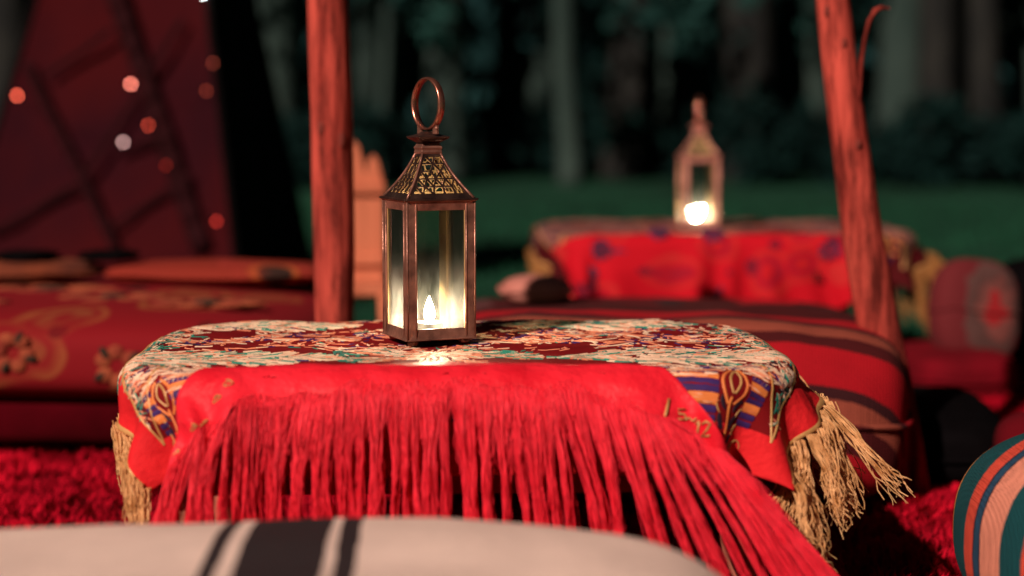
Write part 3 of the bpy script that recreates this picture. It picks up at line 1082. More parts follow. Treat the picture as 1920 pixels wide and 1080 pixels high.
for cu in (-0.365, 0.328):
    for s in (-1, 1):
        # tulip head: outlines and filled petals; then pairs of dark leaves down the drop
        t = np.linspace(0, 1, 10)
        st.line(np.stack([cu + s * (0.004 + 0.013 * np.sin(t * 3.1)), -0.245 - 0.055 * t], -1), 0.004, 'orange', 0.0014, False)
        st.line(np.stack([cu + s * (0.001 + 0.006 * np.sin(t * 3.1)), -0.25 - 0.035 * t], -1), 0.003, 'gold', 0.0014, False)
        for (v0, ln, a, w_) in ((-0.300, 0.026, 1.15, 0.0060), (-0.325, 0.028, 1.25, 0.009), (-0.348, 0.022, 1.0, 0.008), (-0.372, 0.024, 1.3, 0.007)):
            st.dash(cu + s * 0.012, v0, s * a, ln, w_, 'black', -s * 0.8, 6)
            st.dash(cu + s * 0.019, v0 - 0.008, s * a, ln * 0.8, 0.0022, 'gold', -s * 0.8, 6)
    t = np.linspace(-0.29, -0.386, 20)
    st.line(np.stack([np.full(20, cu) + 0.002 * np.sin(t * 90), t], -1), 0.004, 'orange', 0.0014, False)
# gold scrolls on the plain drop
for (cu, v0) in ((0.255, -0.345), (0.275, -0.35), (0.29, -0.365), (0.365, -0.36), (-0.33, -0.355), (-0.39, -0.35)):
    t = np.linspace(0, 1, 12)
    st.line(np.stack([cu + 0.014 * np.cos(t * 5), v0 + 0.012 * np.sin(t * 5)], -1), 0.0028, 'gold', 0.0014)
tag(st.mb.build('embroidery', [M[k] for k in THREADS], cloth), None, None, None, 'stuff')


# --- gold tassels along the two short ends
def tassel(mb, root, outv, length, nstr, spread, rs, curl=1.0):
    root = np.array(root); outv = np.array(outv)
    gx, gy = rs.gauss(0, spread * 1.2), rs.gauss(0, spread * 0.8)
    gf, gp, ga = rs.uniform(3, 6), rs.uniform(0, 6), rs.uniform(0.003, 0.008) * curl
    fl0 = rs.uniform(0.55, 1.2)
    for k in range(nstr):
        n = 18
        t = np.linspace(0, 1, n)
        ln = length * rs.uniform(0.7, 1.08)
        bx, by = rs.gauss(0, 0.0045), rs.gauss(0, 0.003)
        stray = rs.random() < 0.12
        dx, dy = max(-0.02, min(0.02, rs.gauss(0, spread * (1.2 if stray else 0.45)))), rs.gauss(0, spread * (0.8 if stray else 0.3))
        f1, f2, p1, p2 = rs.uniform(7, 22), rs.uniform(7, 22), rs.uniform(0, 6), rs.uniform(0, 6)
        am = 0.0022 * (0.3 + t) * rs.uniform(0.4, 1.7) * curl
        flare = fl0 * rs.uniform(0.85, 1.15)
        waist = np.abs(np.cos(np.minimum(t * 1.7, 1.6)))
        end = np.clip((t - 0.78) / 0.22, 0, 1)
        ca, cr = rs.uniform(0, 6.28), rs.uniform(0.002, 0.008) * curl
        x = root[0] + outv[0] * ln * 0.42 * flare * t ** 0.8 + (gx + dx) * t + bx * waist + ga * np.sin(gf * t + gp) * t + am * np.sin(f1 * t + p1) + cr * end * np.cos(ca + 4 * end)
        y = root[1] + outv[1] * ln * 0.42 * flare * t ** 0.8 + (gy + dy) * t + by * waist + am * np.cos(f2 * t + p2) + cr * end * np.sin(ca + 4 * end)
        z = root[2] - ln * t * (1 - 0.10 * flare * abs(outv[0])) + cr * end * np.sin(ca * 2 + 3 * end)
        mb.tube(np.stack([x, y, z], -1), rs.uniform(0.0006, 0.0011) * (1 - 0.35 * t), 4, caps=False)


rs = random.Random(3)
for sx in (-1, 1):
    vlist = np.arange(VF + 0.012, VB - 0.005, 0.0155 if sx < 0 else 0.021)
    for vv in vlist:
        p = cloth_point(sx * UH, vv); q = cloth_point(sx * (UH - 0.02), vv)
        d = p - q
        d[2] = 0
        nrm = np.linalg.norm(d)
        d = d / (nrm + 1e-6)
        mb = MB()
        tassel(mb, p, (np.array([0.55 + d[0] * 0.35, d[1] * 0.5 - 0.15, 0]) if sx > 0 else np.array([0.30, -0.14, 0])), rs.uniform(0.085, 0.115) * (0.72 if sx < 0 else 1.18), 26, 0.004 if sx < 0 else 0.016, rs, 0.5 if sx < 0 else 1.0)
        mb.build('tassel', M['goldy'], cloth)


# --- the red fringed shawl over the front edge
def shawl_uv(p, q):
    """p across 0..1, q down 0..1 -> cloth coordinates"""
    p = np.asarray(p, float); q = np.asarray(q, float)
    low = 0.004 * np.sin(p * 37) + 0.004 * np.sin(p * 71 + 1) + np.interp(p, [0, 0.10, 0.20, 0.30, 0.5, 0.72, 0.85, 0.93, 1.0], [-0.41, -0.35, -0.316, -0.304, -0.299, -0.304, -0.326, -0.36, -0.385])
    top = -0.236 - 0.012 * np.sin(p * 9) + 0.014 * np.cos(p * 4 + 1) - 0.006 * np.sin(p * 23)
    top = np.where(p < 0.12, top - (0.12 - p) * 0.16, top)
    top = np.where(p > 0.9, top - (p - 0.9) * 0.35, top)
    u0 = -0.294 - 0.115 * q ** 0.9 - 0.012 * np.sin(q * 7)
    u1 = 0.238 + 0.105 * q
    u = u0 + (u1 - u0) * p
    return u, top + (low - top) * q


def shawl_pt(p, q, off=0.0):
    u, v = shawl_uv(p, q)
    b = cloth_point(u, v, 0.008)
    wr = 0.0045 * (1 + vnoise(np.stack([np.ravel(u) * 17 + np.ravel(v) * 9, np.ravel(v) * 13 - np.ravel(u) * 5], -1), 6)).reshape(np.shape(u)) \
        + 0.0022 * (1 + vnoise(np.stack([np.ravel(u) * 48 + np.ravel(v) * 22, np.ravel(v) * 20 + np.ravel(u) * 8], -1), 7)).reshape(np.shape(u))
    hang = np.clip((-0.27 - v) / 0.05, 0.0, 1)
    wr = wr * (0.35 + 0.9 * hang) + hang * (0.010 + 0.010 * np.sin(u * 62 + v * 30 + 2 * np.sin(u * 19)) * np.clip((np.abs(u + 0.03) - 0.12) / 0.12, 0.1, 1))
    n2 = np.zeros(b.shape); n2[..., 1] = -1.0; n2[..., 2] = 0.35
    n3 = np.zeros(b.shape); n3[..., 2] = 1.0
    n = n3 * (1 - hang[..., None]) + n2 * hang[..., None]
    return b + n * (wr + off)[..., None]


shawl = thing('fringed_shawl', 'bright red satin shawl with long fringe hanging over the front of the near table', 'shawl', (TX, TY, TH), TROT)
ps = np.linspace(0, 1, 150); qs = np.linspace(0, 1, 46)
Pp, Qq = np.meshgrid(ps, qs, indexing='ij')
mb = MB(); mb.add(shawl_pt(Pp, Qq, np.zeros(Pp.shape)).reshape(-1, 3), grid_faces(150, 46))
solidify(mb.build('fabric', M['shawl'], shawl), 0.0012)
# gold scroll stitches on the shawl: at the right a short stroke, a curl and a double hook
mb = MB()


def shawl_line(pts, w_=0.0014):
    pts = np.asarray(pts, float)
    P = shawl_pt(pts[:, 0], pts[:, 1], np.full(len(pts), 0.0012))
    mb.tube(P, w_, 5)


tt = np.linspace(0, 1, 12)


def uv_to_pq(u, v):
    p, q = 0.9, 0.5
    for _ in range(30):
        uu0, tp = shawl_uv(p, 0.0); _, lw = shawl_uv(p, 1.0)
        q = (v - float(tp)) / (float(lw) - float(tp))
        qq = min(max(q, 0.0), 1.0)
        a0, a1 = float(shawl_uv(0.0, qq)[0]), float(shawl_uv(1.0, qq)[0])
        p = min(max((u - a0) / (a1 - a0), 0), 1)
    return p, qq


def glyph(cu, cv, h, pts, w_=0.0013):
    shawl_line([uv_to_pq(cu + x * h, cv + y * h) for x, y in pts], w_)


glyph(0.238, -0.316, 0.020, [(0.16, 0.5), (0.08, 0.2), (-0.08, -0.2), (-0.16, -0.5)], 0.0017)
glyph(0.256, -0.322, 0.012, [(0.4, 0.5), (-0.3, 0.5), (-0.3, 0.1), (0.2, 0.1), (0.4, -0.2), (0.1, -0.5), (-0.35, -0.4)])
glyph(0.267, -0.328, 0.012, [(-0.6, 0.0), (-0.25, 0.25), (0.15, -0.1), (0.6, 0.15)])
glyph(0.277, -0.338, 0.018, [(-0.2, 0.3), (0.05, 0.5), (0.0, 0.0), (-0.05, -0.5)], 0.0015)
glyph(0.287, -0.340, 0.018, [(-0.3, 0.35), (0.0, 0.5), (0.3, 0.3), (0.1, -0.05), (-0.3, -0.45), (0.35, -0.45)], 0.0015)
for (p0, q0) in ((0.03, 0.80), (0.05, 0.62), (0.10, 0.52), (0.085, 0.70), (0.035, 0.90), (0.12, 0.42)):
    shawl_line(np.stack([p0 + 0.009 * np.cos(tt * 6.2), q0 + 0.022 * np.sin(tt * 6.2)], -1), 0.0007)
    shawl_line(np.stack([p0 + 0.014 * tt - 0.007, q0 - 0.05 + 0.04 * tt ** 2], -1), 0.0007)
tag(mb.build('gold_scrollwork', M['gold'], shawl), None, None, None, 'stuff')

rs = random.Random(21)


def fringe_lock(p, length, nstr, name='fringe_lock', back=False):
    mb = MB()
    sp = 0.0085
    slant = float(np.interp(p, [0, 0.12, 0.3, 0.6, 0.75, 0.9, 1.0], [-0.16, -0.10, -0.03, 0.03, 0.22, 0.60, 0.85]))
    gather = rs.gauss(0, 0.006)
    gt = rs.uniform(0.45, 0.8)
    ph = rs.uniform(0, 6)
    for k in range(nstr):
        pk = min(1, max(0, p + rs.gauss(0, sp)))
        q = 1.0 - ((rs.random() ** 1.6) * (0.22 if p < 0.82 else 0.10) if not back else rs.uniform(0.0, 0.1))
        r0 = shawl_pt(np.array([pk]), np.array([q]), np.array([0.0003 + 0.002 * rs.random()]))[0]
        c0 = shawl_pt(np.array([min(1, max(0, p))]), np.array([1.0]), np.array([0.002]))[0]
        n = 13
        t = np.linspace(0, 1, n)
        ln = length * rs.uniform(0.85, 1.08)
        lat = (c0[0] - r0[0]) * (0.74 + 0.2 * rs.random()) * np.sin(np.minimum(t / gt, 1) * math.pi / 2) + rs.gauss(0, 0.0022) * t
        wav = 0.0022 * np.sin(t * rs.uniform(7, 15) + rs.uniform(0, 6)) * t ** 0.5 + 0.003 * np.sin(t * 5 + ph) * t
        x = r0[0] + lat + wav + gather * t + slant * ln * t
        y = r0[1] - 0.016 * np.sin(np.minimum(t * 1.3, 1) * math.pi / 2) * (0 if back else 1) - 0.010 * t - abs(slant) * 0.10 * ln * t + rs.gauss(0, 0.006) * t ** 0.6 + 0.002 * np.sin(t * rs.uniform(6, 14)) * t + (0.006 * t if back else 0)
        z = r0[2] - ln * t
        wd = rs.uniform(0.00038, 0.00085)
        mb.tube(np.stack([x, y, z], -1), wd * (1 - 0.3 * t), 4, caps=False)
    return mb.build(name, M['fringe'], shawl)


NL = 60
for i in range(NL):
    p = (i + 0.5) / NL + rs.gauss(0, 0.003)
    fringe_lock(p, rs.uniform(0.165, 0.20) * float(np.interp(p, [0, 0.2, 0.75, 0.9, 1], [0.8, 1, 1.05, 1.25, 1.35])), 96)
for i in range(70):     # the shorter fluff under the hem
    p = (i + 0.5) / 70 + rs.gauss(0, 0.004)
    fringe_lock(p, rs.uniform(0.05, 0.085), 30, 'fringe_tuft', True)


# ------------------------------------------------------------------ lanterns
def build_lantern(t):
    W = 0.0475                       # half width of the body
    z0, z1 = 0.008, 0.192            # body bottom, body top
    # base tray and feet
    mb = MB()
    mb.box((0, 0, z0 + 0.002), (2 * W - 0.004, 2 * W - 0.004, 0.003))
    mb.build('base_plate', M['metal_dark'], t, smooth=False)
    for sx in (-1, 1):
        for sy in (-1, 1):
            mb = MB()
            mb.lathe([(0, 0), (0.006, 0), (0.0075, 0.003), (0.0055, 0.0085), (0, 0.0085)], (sx * (W - 0.011), sy * (W - 0.011), 0), 14)
            mb.build('foot', M['metal'], t)
    # corner posts: two folded flanges and a beaded edge
    for sx in (-1, 1):
        for sy in (-1, 1):
            mb = MB()
            fw = 0.0125
            mb.box((sx * (W - fw / 2 - 0.001), sy * W, (z0 + z1) / 2), (fw, 0.0016, z1 - z0))
            mb.box((sx * W, sy * (W - fw / 2 - 0.001), (z0 + z1) / 2), (0.0016, fw, z1 - z0))
            ob = bevel(mb.build('corner_post', M['metal'], t, smooth=False), 0.0006, 2)
            mb = MB()
            for (dx, dy) in ((0.0004, 0.0004), (-fw + 0.0006, 0.0005), (0.0005, -fw + 0.0006)):
                mb.tube([(sx * (W + dx), sy * (W + dy), z0 + 0.0005), (sx * (W + dx), sy * (W + dy), z1 - 0.0005)], 0.0013, 8)
            mb.build('beading', M['metal'], ob)
            mb = MB()
            mb.box((sx * (W - fw / 2 - 0.0022), sy * (W - 0.0015), (z0 + z1) / 2), (fw - 0.001, 0.001, z1 - z0 - 0.004))
            mb.box((sx * (W - 0.0015), sy * (W - fw / 2 - 0.0026), (z0 + z1) / 2), (0.001, fw - 0.001, z1 - z0 - 0.004))
            mb.build('glow_lining', M['brass'], ob, smooth=False)  # bright liner added so the posts look candlelit from inside
    # rails on each face, sloping in like a picture frame; pane; roof panel
    for k in range(4):
        rot = Matrix.Rotation(k * math.pi / 2, 3, 'Z')
        rn = np.array(rot)

        def tr(p):
            return tuple(rn @ np.array(p, float))
        for (zz, hgt) in ((z1 - 0.0065, 0.013), (z0 + 0.007, 0.014)):
            mb = MB()
            x0 = W - 0.0145
            za, zb = zz - hgt / 2, zz + hgt / 2
            inner = za if zz > 0.1 else zb
            outer = zb if zz > 0.1 else za
            yo, yi = -W - 0.0022, -W + 0.0012
            vs = [(-W + 0.001, yo, outer), (W - 0.001, yo, outer), (x0, yi - 0.0006, inner), (-x0, yi - 0.0006, inner),
                  (-W + 0.001, yo + 0.0035, outer), (W - 0.001, yo + 0.0035, outer), (x0, yi + 0.001, inner), (-x0, yi + 0.001, inner)]
            mb.add([tr(p) for p in vs], [(0, 1, 2, 3), (4, 7, 6, 5), (0, 4, 5, 1), (3, 2, 6, 7), (0, 3, 7, 4), (1, 5, 6, 2)])
            mb.tube([tr((-W - 0.001, -W - 0.0022, outer)), tr((W + 0.001, -W - 0.0022, outer))], 0.0012, 8)
            bevel(mb.build('rail', M['metal'], t, smooth=False), 0.0005, 2)
        mb = MB()
        c = tr((0, -W + 0.0035, (z0 + z1) / 2))
        sz = (2 * W - 0.010, 0.0012, z1 - z0 - 0.010)
        mb.box(c, sz if k % 2 == 0 else (sz[1], sz[0], sz[2]))
        mb.build('glass_pane', M['glass'], t, smooth=False)
        # roof panel: a sheet pierced with triangles
        zb, zt, hb, ht = z1 + 0.003, z1 + 0.062, W - 0.001, 0.0125
        zs_ = lambda f: zb + (zt - zb) * f
        hw = lambda f: hb + (ht - hb) * (f + 0.10 * math.sin(f * math.pi))

        def rp(s, f):
            return np.array(tr((s * hw(f), -hw(f), zs_(f))))
        nrm = np.array(tr((0, -0.86, 0.5)))
        mb = MB()
        rows = 5
        fr = np.linspace(0.09, 0.93, rows + 1)
        cnt = [5, 5, 4, 3, 2, 2]
        lin = MB()
        inn = np.array(tr((0, 0.0018, -0.0008)))
        nodes = []
        for i, f in enumerate(fr):
            m_ = cnt[i]
            off = 0.0 if i % 2 == 0 else 0.5 / m_
            nodes.append([(-0.90 + 1.8 * (j + off) / m_, f) for j in range(m_ + 1) if -0.9 + 1.8 * (j + off) / m_ <= 0.92])
        for i in range(rows):
            for a in nodes[i]:
                for b in nodes[i + 1]:
                    if abs(a[0] * hw(a[1]) - b[0] * hw(b[1])) < 0.0105:
                        mb.bar(rp(*a), rp(*b), 0.0023, 0.0011, nrm)
                        lin.bar(rp(*a) + inn, rp(*b) + inn, 0.0019, 0.0008, nrm)
        for i in range(rows + 1):
            ns_ = nodes[i]
            for a, b in zip(ns_[:-1], ns_[1:]):
                if (i % 2 == 0) or random.random() < 0.5:
                    mb.bar(rp(*a), rp(*b), 0.0017, 0.0013, nrm)
                    lin.bar(rp(*a) + inn, rp(*b) + inn, 0.0017, 0.0009, nrm)
            for j, a in enumerate(ns_):
                mb.bar(rp(a[0] - 0.05, a[1]), rp(a[0] + 0.05, a[1] + 0.02), 0.0030, 0.0009, nrm)
                lin.bar(rp(a[0] - 0.05, a[1]) + inn, rp(a[0] + 0.05, a[1] + 0.02) + inn, 0.0030, 0.0007, nrm)
        mb.bar(rp(-1, 0.045), rp(1, 0.045), 0.0065, 0.0012, nrm)
        mb.bar(rp(-1, 0.965), rp(1, 0.965), 0.005, 0.0012, nrm)
        for s in (-0.93, 0.93):
            for f0, f1 in zip(np.linspace(0, 0.94, 7)[:-1], np.linspace(0, 0.94, 7)[1:]):
                mb.bar(rp(s, f0), rp(s, f1), 0.0035, 0.0012, nrm)
        lin.bar(rp(-1, 0.045) + inn, rp(1, 0.045) + inn, 0.0055, 0.0009, nrm)
        lin.bar(rp(-0.97, 0.955) + inn, rp(0.97, 0.955) + inn, 0.006, 0.0009, nrm)
        pan = mb.build('pierced_roof_panel', M['metal_dark'], t, smooth=False)
        lin.build('glow_lining', M['brass'], pan, smooth=False)  # bright inner layer added so the pierced holes look candlelit
        mb = MB()
        pts = [tuple(rp(1.0, f) * np.array((1.012, 1.012, 1.0))) for f in np.linspace(0, 1, 8)]
        mb.tube(pts, 0.0019, 8)
        mb.build('roof_rib', M['metal'], t)
        mb = MB()
        mb.bar(tr((-W - 0.003, -W - 0.0015, z1 + 0.0015)), tr((W + 0.003, -W - 0.0015, z1 + 0.0015)), 0.007, 0.0028, (0, 0, 1))
        bevel(mb.build('eave', M['metal_dark'], t, smooth=False), 0.0008, 2)
    # neck, square saucer with turned-up rim, loop lug and ring
    zt = z1 + 0.062
    mb = MB()
    q = math.sqrt(2)
    mb.lathe([(0.0, zt - 0.002), (0.0135 * q, zt - 0.002), (0.0150 * q, zt + 0.001), (0.0140 * q, zt + 0.004), (0.0155 * q, zt + 0.007), (0.0135 * q, zt + 0.010), (0.012 * q, zt + 0.013), (0, zt + 0.013)], (0, 0, 0), 4, a0=math.pi / 4)
    bevel(mb.build('neck', M['metal'], t, smooth=False), 0.0008, 2)
    mb = MB()
    mb.lathe([(0.0, zt + 0.011), (0.010 * q, zt + 0.012), (0.0222 * q, zt + 0.0196), (0.0232 * q, zt + 0.0218), (0.0208 * q, zt + 0.0222), (0.010 * q, zt + 0.0255), (0.0075 * q, zt + 0.028), (0, zt + 0.029)], (0, 0, 0), 4, a0=math.pi / 4)
    bevel(mb.build('saucer_cap', M['metal_dark'], t, smooth=False), 0.0008, 2)
    rz = R(-78)
    cz = zt + 0.029 + 0.0362
    rr = 0.0340
    mb = MB()
    n = 56
    vs = []
    for k in range(n):
        a = math.tau * k / n
        for (dr, dw) in ((-0.0012, -0.0058), (0.0010, -0.0042), (0.0020, 0), (0.0010, 0.0042), (-0.0012, 0.0058), (-0.0020, 0)):
            r_ = rr + dr
            lx, lz = r_ * 1.0 * math.sin(a), r_ * math.cos(a)
            ly = dw
            vs.append((lx * math.cos(rz) - ly * math.sin(rz), lx * math.sin(rz) + ly * math.cos(rz), cz + lz))
    fs = []
    for k in range(n):
        for j in range(6):
            fs.append((k * 6 + j, k * 6 + (j + 1) % 6, ((k + 1) % n) * 6 + (j + 1) % 6, ((k + 1) % n) * 6 + j))
    mb.add(vs, fs)
    mb.build('carrying_ring', M['ring'], t)
    mb = MB()
    for s in (-1, 1):
        cx, cy = s * 0.019 * math.cos(rz), s * 0.019 * math.sin(rz)
        mb.box((cx, cy, zt + 0.031), (0.010, 0.004, 0.012), np.array(Matrix.Rotation(rz, 3, 'Z')))
        P, f2 = blob_box((cx, cy - 0.004, zt + 0.033), (0.0055, 0.0055, 0.0055), 2, 14, 10)
        mb.add(P, f2)
    bevel(mb.build('ring_lug', M['metal'], t, smooth=False), 0.0006, 2)


def build_candle(t):
    mb = MB()
    mb.lathe([(0, 0.0005), (0.0185, 0.0005), (0.0195, 0.002), (0.0195, 0.0135), (0.0202, 0.0142), (0.0190, 0.0142), (0.0188, 0.006)], (0, 0, 0), 32)
    mb.build('cup', M['tin'], t)
    mb = MB()
    mb.lathe([(0.0187, 0.0095), (0.012, 0.0098), (0.004, 0.0092), (0, 0.0090)], (0, 0, 0), 28)
    mb.build('wax', M['wax'], t)
    mb = MB()
    mb.tube([(0, 0, 0.009), (0.0004, 0, 0.0135), (0.0010, 0, 0.0165)], 0.0007, 6)
    mb.build('wick', M['wick'], t)
    mb = MB()
    mb.lathe([(0, 0.0140), (0.0040, 0.0160), (0.0068, 0.0205), (0.0076, 0.0250), (0.0066, 0.031), (0.0042, 0.0385), (0.0016, 0.0455), (0, 0.0495)], (0.0006, 0, 0), 20)
    mb.build('flame', M['flame'], t)


cor = at_plane(765, 641, Vector((0, 0, TH + 0.009)), Vector((0, 0, 1)))
LYAW = R(23.5)
off = Matrix.Rotation(LYAW, 3, 'Z') @ Vector((-0.0475, -0.0475, 0))
LX, LY = cor.x - off.x, cor.y - off.y
lant = thing('lantern', 'copper and glass lantern with pierced roof and ring, standing on the near table', 'lantern', (LX, LY, TH + 0.0022), LYAW, 'candle lanterns on the tables')
build_lantern(lant)
cand = thing('tealight_candle', 'lit tealight burning inside the near lantern', 'candle', (LX, LY, TH + 0.0022 + 0.0115), 0, 'lit tealights in the lanterns')
build_candle(cand)

# ------------------------------------------------------------------ the far table, laid the same way
BX, BY = at_y(1305, 430, 4.6).x, 4.62
CX2 = at_y(1350, 430, 4.6).x
t2 = copy_tree(table); t2.location = (CX2, BY + 0.04, 0.0); t2.rotation_euler = (0, 0, R(1)); t2.scale = (1.17, 1.22, 1)
t2['label'] = 'low wooden table standing behind, nearer the lawn, under the far cloth'
table['group'] = t2['group'] = 'low tables'
c2 = copy_tree(cloth); c2.location = (CX2, BY + 0.04, TH); c2.rotation_euler = (0, 0, R(1)); c2.scale = (1.17, 1.22, 1)
c2['label'] = 'blurred embroidered cloth with gold tassels spread over the far table'
cloth['group'] = c2['group'] = 'embroidered tablecloths'
M['cloth_dim'] = new_mat('dimmed_maroon_cloth', (0.07, 0.004, 0.006), 0.85, scale=14, spec=0.1)  # far copy's fabric, threads and tassels darkened to paint its weaker light
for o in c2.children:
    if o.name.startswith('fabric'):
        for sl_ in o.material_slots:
            sl_.link = 'OBJECT'; sl_.material = M['cloth_dim']
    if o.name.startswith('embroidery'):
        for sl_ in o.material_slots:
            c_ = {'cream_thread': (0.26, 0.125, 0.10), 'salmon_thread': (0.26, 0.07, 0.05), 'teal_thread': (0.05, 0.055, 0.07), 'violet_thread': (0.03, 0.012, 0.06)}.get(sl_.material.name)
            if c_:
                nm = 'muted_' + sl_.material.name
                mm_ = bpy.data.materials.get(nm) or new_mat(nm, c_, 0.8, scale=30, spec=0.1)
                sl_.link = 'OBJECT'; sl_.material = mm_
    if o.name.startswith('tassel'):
        mm_ = bpy.data.materials.get('dimmed_gold_yarn') or new_mat('dimmed_gold_yarn', (0.42, 0.19, 0.06), 0.6, scale=60, spec=0.1)
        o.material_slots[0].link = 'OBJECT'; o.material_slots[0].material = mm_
l2 = copy_tree(lant); l2.location = (BX + 0.005, BY - 0.02, TH + 0.0022); l2.rotation_euler = (0, 0, R(4))
l2['label'] = 'blurred glass lantern glowing on the far table near the lawn'
k2 = copy_tree(cand); k2.location = (BX - 0.005, BY - 0.02, TH + 0.0137)
for o in k2.children:
    if o.name.startswith('flame'):
        o.rotation_euler = (0, 0.62, 0); o.location = (-0.010, 0, 0.002); o.scale = (1.25, 1.25, 1.1)
M['ring_bright'] = new_mat('bright_copper', (0.85, 0.42, 0.32), 0.12, 0.95, scale=40, color2=(0.75, 0.34, 0.25))
M['metal_lit'] = new_mat('lit_copper', (0.78, 0.36, 0.28), 0.35, 0.35, scale=40, color2=(0.6, 0.25, 0.19))  # frame copper lightened to paint stronger light on the far lantern
for o in l2.children:
    for sl_ in o.material_slots:
        if o.name.startswith('carrying_ring'):
            sl_.link = 'OBJECT'; sl_.material = M['ring_bright']; o.rotation_euler = (0, 0, R(-31))
        elif o.name.startswith(('eave', 'saucer', 'neck', 'rail', 'roof_rib', 'corner_post')):
            sl_.link = 'OBJECT'; sl_.material = M['metal_lit']
k2['label'] = 'lit tealight burning inside the far lantern'

M['runner'] = floral_mat('red_flower_runner', (0.46, 0.0012, 0.010), (0.30, 0.003, 0.016), (0.44, 0.018, 0.018), (0.16, 0.003, 0.016), 9.0, 11.0)
run = thing('table_runner', 'bright red flowered cloth hanging over the front of the far table', 'cloth', (CX2 - 0.035, BY + 0.04, TH), R(1))
run.scale = (1.13, 1.22, 1)
us2 = np.linspace(-0.40, 0.36, 90); vs2 = np.linspace(-0.265, -0.455, 40)
U, V = np.meshgrid(us2, vs2, indexing='ij')
V = V + 0.02 * np.sin(U * 24) * (V < -0.40) - 0.03 * np.cos(U * 5) * (V < -0.40)
PR = cloth_point(U, V, 0.008)
hg = np.clip((-0.28 - V) / 0.08, 0, 1)
PR[..., 1] -= hg * (0.007 + 0.007 * np.sin(U * 55 + 2 * np.sin(U * 17)))
mb = MB(); mb.add(PR.reshape(-1, 3), grid_faces(90, 40))
solidify(mb.build('fabric', M['runner'], run), 0.0012)
mb = MB()
for (u, v) in ((-0.27, -0.31), (-0.23, -0.325), (-0.30, -0.37), (-0.32, -0.39), (0.24, -0.31), (0.29, -0.33), (0.31, -0.37), (-0.14, -0.265), (-0.02, -0.27), (0.0, -0.425)):
    for k in range(7):
        a = k / 7 * math.tau
        pt = cloth_point(np.array([u + 0.016 * math.cos(a)]), np.array([v + 0.016 * math.sin(a)]), 0.011)[0]
        P, f2 = blob_box(pt, (0.019, 0.006, 0.018), 2, 8, 6)
        mb.add(P, f2)
tag(mb.build('flower_patch', new_mat('violet_applique', (0.06, 0.014, 0.06), 0.8, scale=20, color2=(0.03, 0.003, 0.015)), run), None, None, None, 'stuff')


# ------------------------------------------------------------------ cushions and seats
def cushion(name, label, cat, c, size, mat, rot=(0, 0, 0), n=4.0, noise=0.006, ns=5.0, seed=0, piping=True, group=None, part='cover', nz=None, pipe_mat=None):
    t = thing(name, label, cat, c, 0, group)
    t.rotation_euler = rot
    mb = MB()
    P, fs = blob_box((0, 0, size[2] / 2), size, n, 72, 48, noise, ns, seed, nz=nz)
    mb.add(P, fs)
    mb.build(part, mat, t)
    if piping:
        mb = MB()
        a = np.linspace(0, math.tau, 90)
        e = 2.0 / n
        sp = lambda x: np.sign(x) * np.abs(x) ** e
        pts = np.stack([sp(np.cos(a)) * (size[0] / 2 + 0.002), sp(np.sin(a)) * (size[1] / 2 + 0.002), np.full(90, size[2] / 2) + 0.003 * np.sin(a * 5)], -1)
        mb.tube(pts, 0.005, 7, caps=False)
        mb.build('piping', pipe_mat or mat, t)
    return t


CREAM = (0.89, 0.70, 0.60); BLK = (0.030, 0.022, 0.024)
M['pillow'] = stripe_mat('cream_black_stripe_cloth', [(-1, CREAM), (-0.285, BLK), (-0.270, CREAM), (-0.257, BLK), (-0.179, CREAM), (-0.170, BLK), (-0.154, CREAM)], (1, 0, 0), -0.6, 0.6, weave=2600, wob=0.004, bump=0.5, dirt=0.10)
pil = thing('floor_cushion', 'large cream floor cushion with black stripes in front of the near table', 'cushion', (0.098, 0, -0.001))
pil.rotation_euler = (0, R(-1.0), R(3.0))
P, fs = blob_box((-0.45, 1.39, 0.147), (1.34, 0.76, 0.293), 3.6, 150, 90, 0.006, 7.0, 3, nz=4.0)
mb = MB(); mb.add(P, fs)
mb.build('cover', M['pillow'], pil)
mb = MB()
a = np.linspace(0, math.tau, 120)
spf = lambda x: np.sign(x) * np.abs(x) ** (2 / 3.6)
mb.tube(np.stack([-0.45 + spf(np.cos(a)) * 0.672, 1.39 + spf(np.sin(a)) * 0.382, np.full(120, 0.147)], -1), 0.005, 7, caps=False)
mb.build('seam', M['pillow'], pil)

# striped kilim pouf at the right edge
TEAL = (0.006, 0.075, 0.085); CORAL = (0.72, 0.085, 0.05); NAVY = (0.022, 0.07, 0.13); PEACH = (0.80, 0.30, 0.20); MUST = (0.62, 0.24, 0.04); INK = (0.012, 0.012, 0.02)
stops = [(-0.40, TEAL), (-0.300, PEACH), (-0.280, MUST), (-0.268, CORAL), (-0.245, NAVY), (-0.226, CORAL), (-0.215, PEACH), (-0.192, MUST), (-0.1786, TEAL), (-0.100, CORAL), (-0.069, INK), (-0.066, NAVY), (-0.050, INK), (-0.047, PEACH),
         (0.004, TEAL), (0.05, CORAL), (0.09, NAVY), (0.11, PEACH), (0.16, MUST), (0.18, TEAL), (0.25, PEACH)]
M['kilim'] = stripe_mat('kilim_stripe', stops, (0.347, -0.938, 0), -0.40, 0.40, weave=2200, wob=0.006, bump=0.8, dirt=0.2)
pf = thing('kilim_pouf', 'round pouf woven in teal, coral and peach stripes at the right edge of the rug', 'pouf', (0.83, 2.06, 0))
P, fs = blob_box((0, 0, 0.146), (0.535, 0.53, 0.292), 2.5, 96, 56, 0.005, 6.0, 9, nz=2.6)
mb = MB(); mb.add(P, fs)
mb.build('cover', M['kilim'], pf)
mb = MB()
P, fs = blob_box((0, 0, 0.292), (0.05, 0.05, 0.012), 2, 24, 12); mb.add(P, fs)
mb.build('top_button', new_mat('teal_felt', TEAL, 0.9, scale=50), pf)

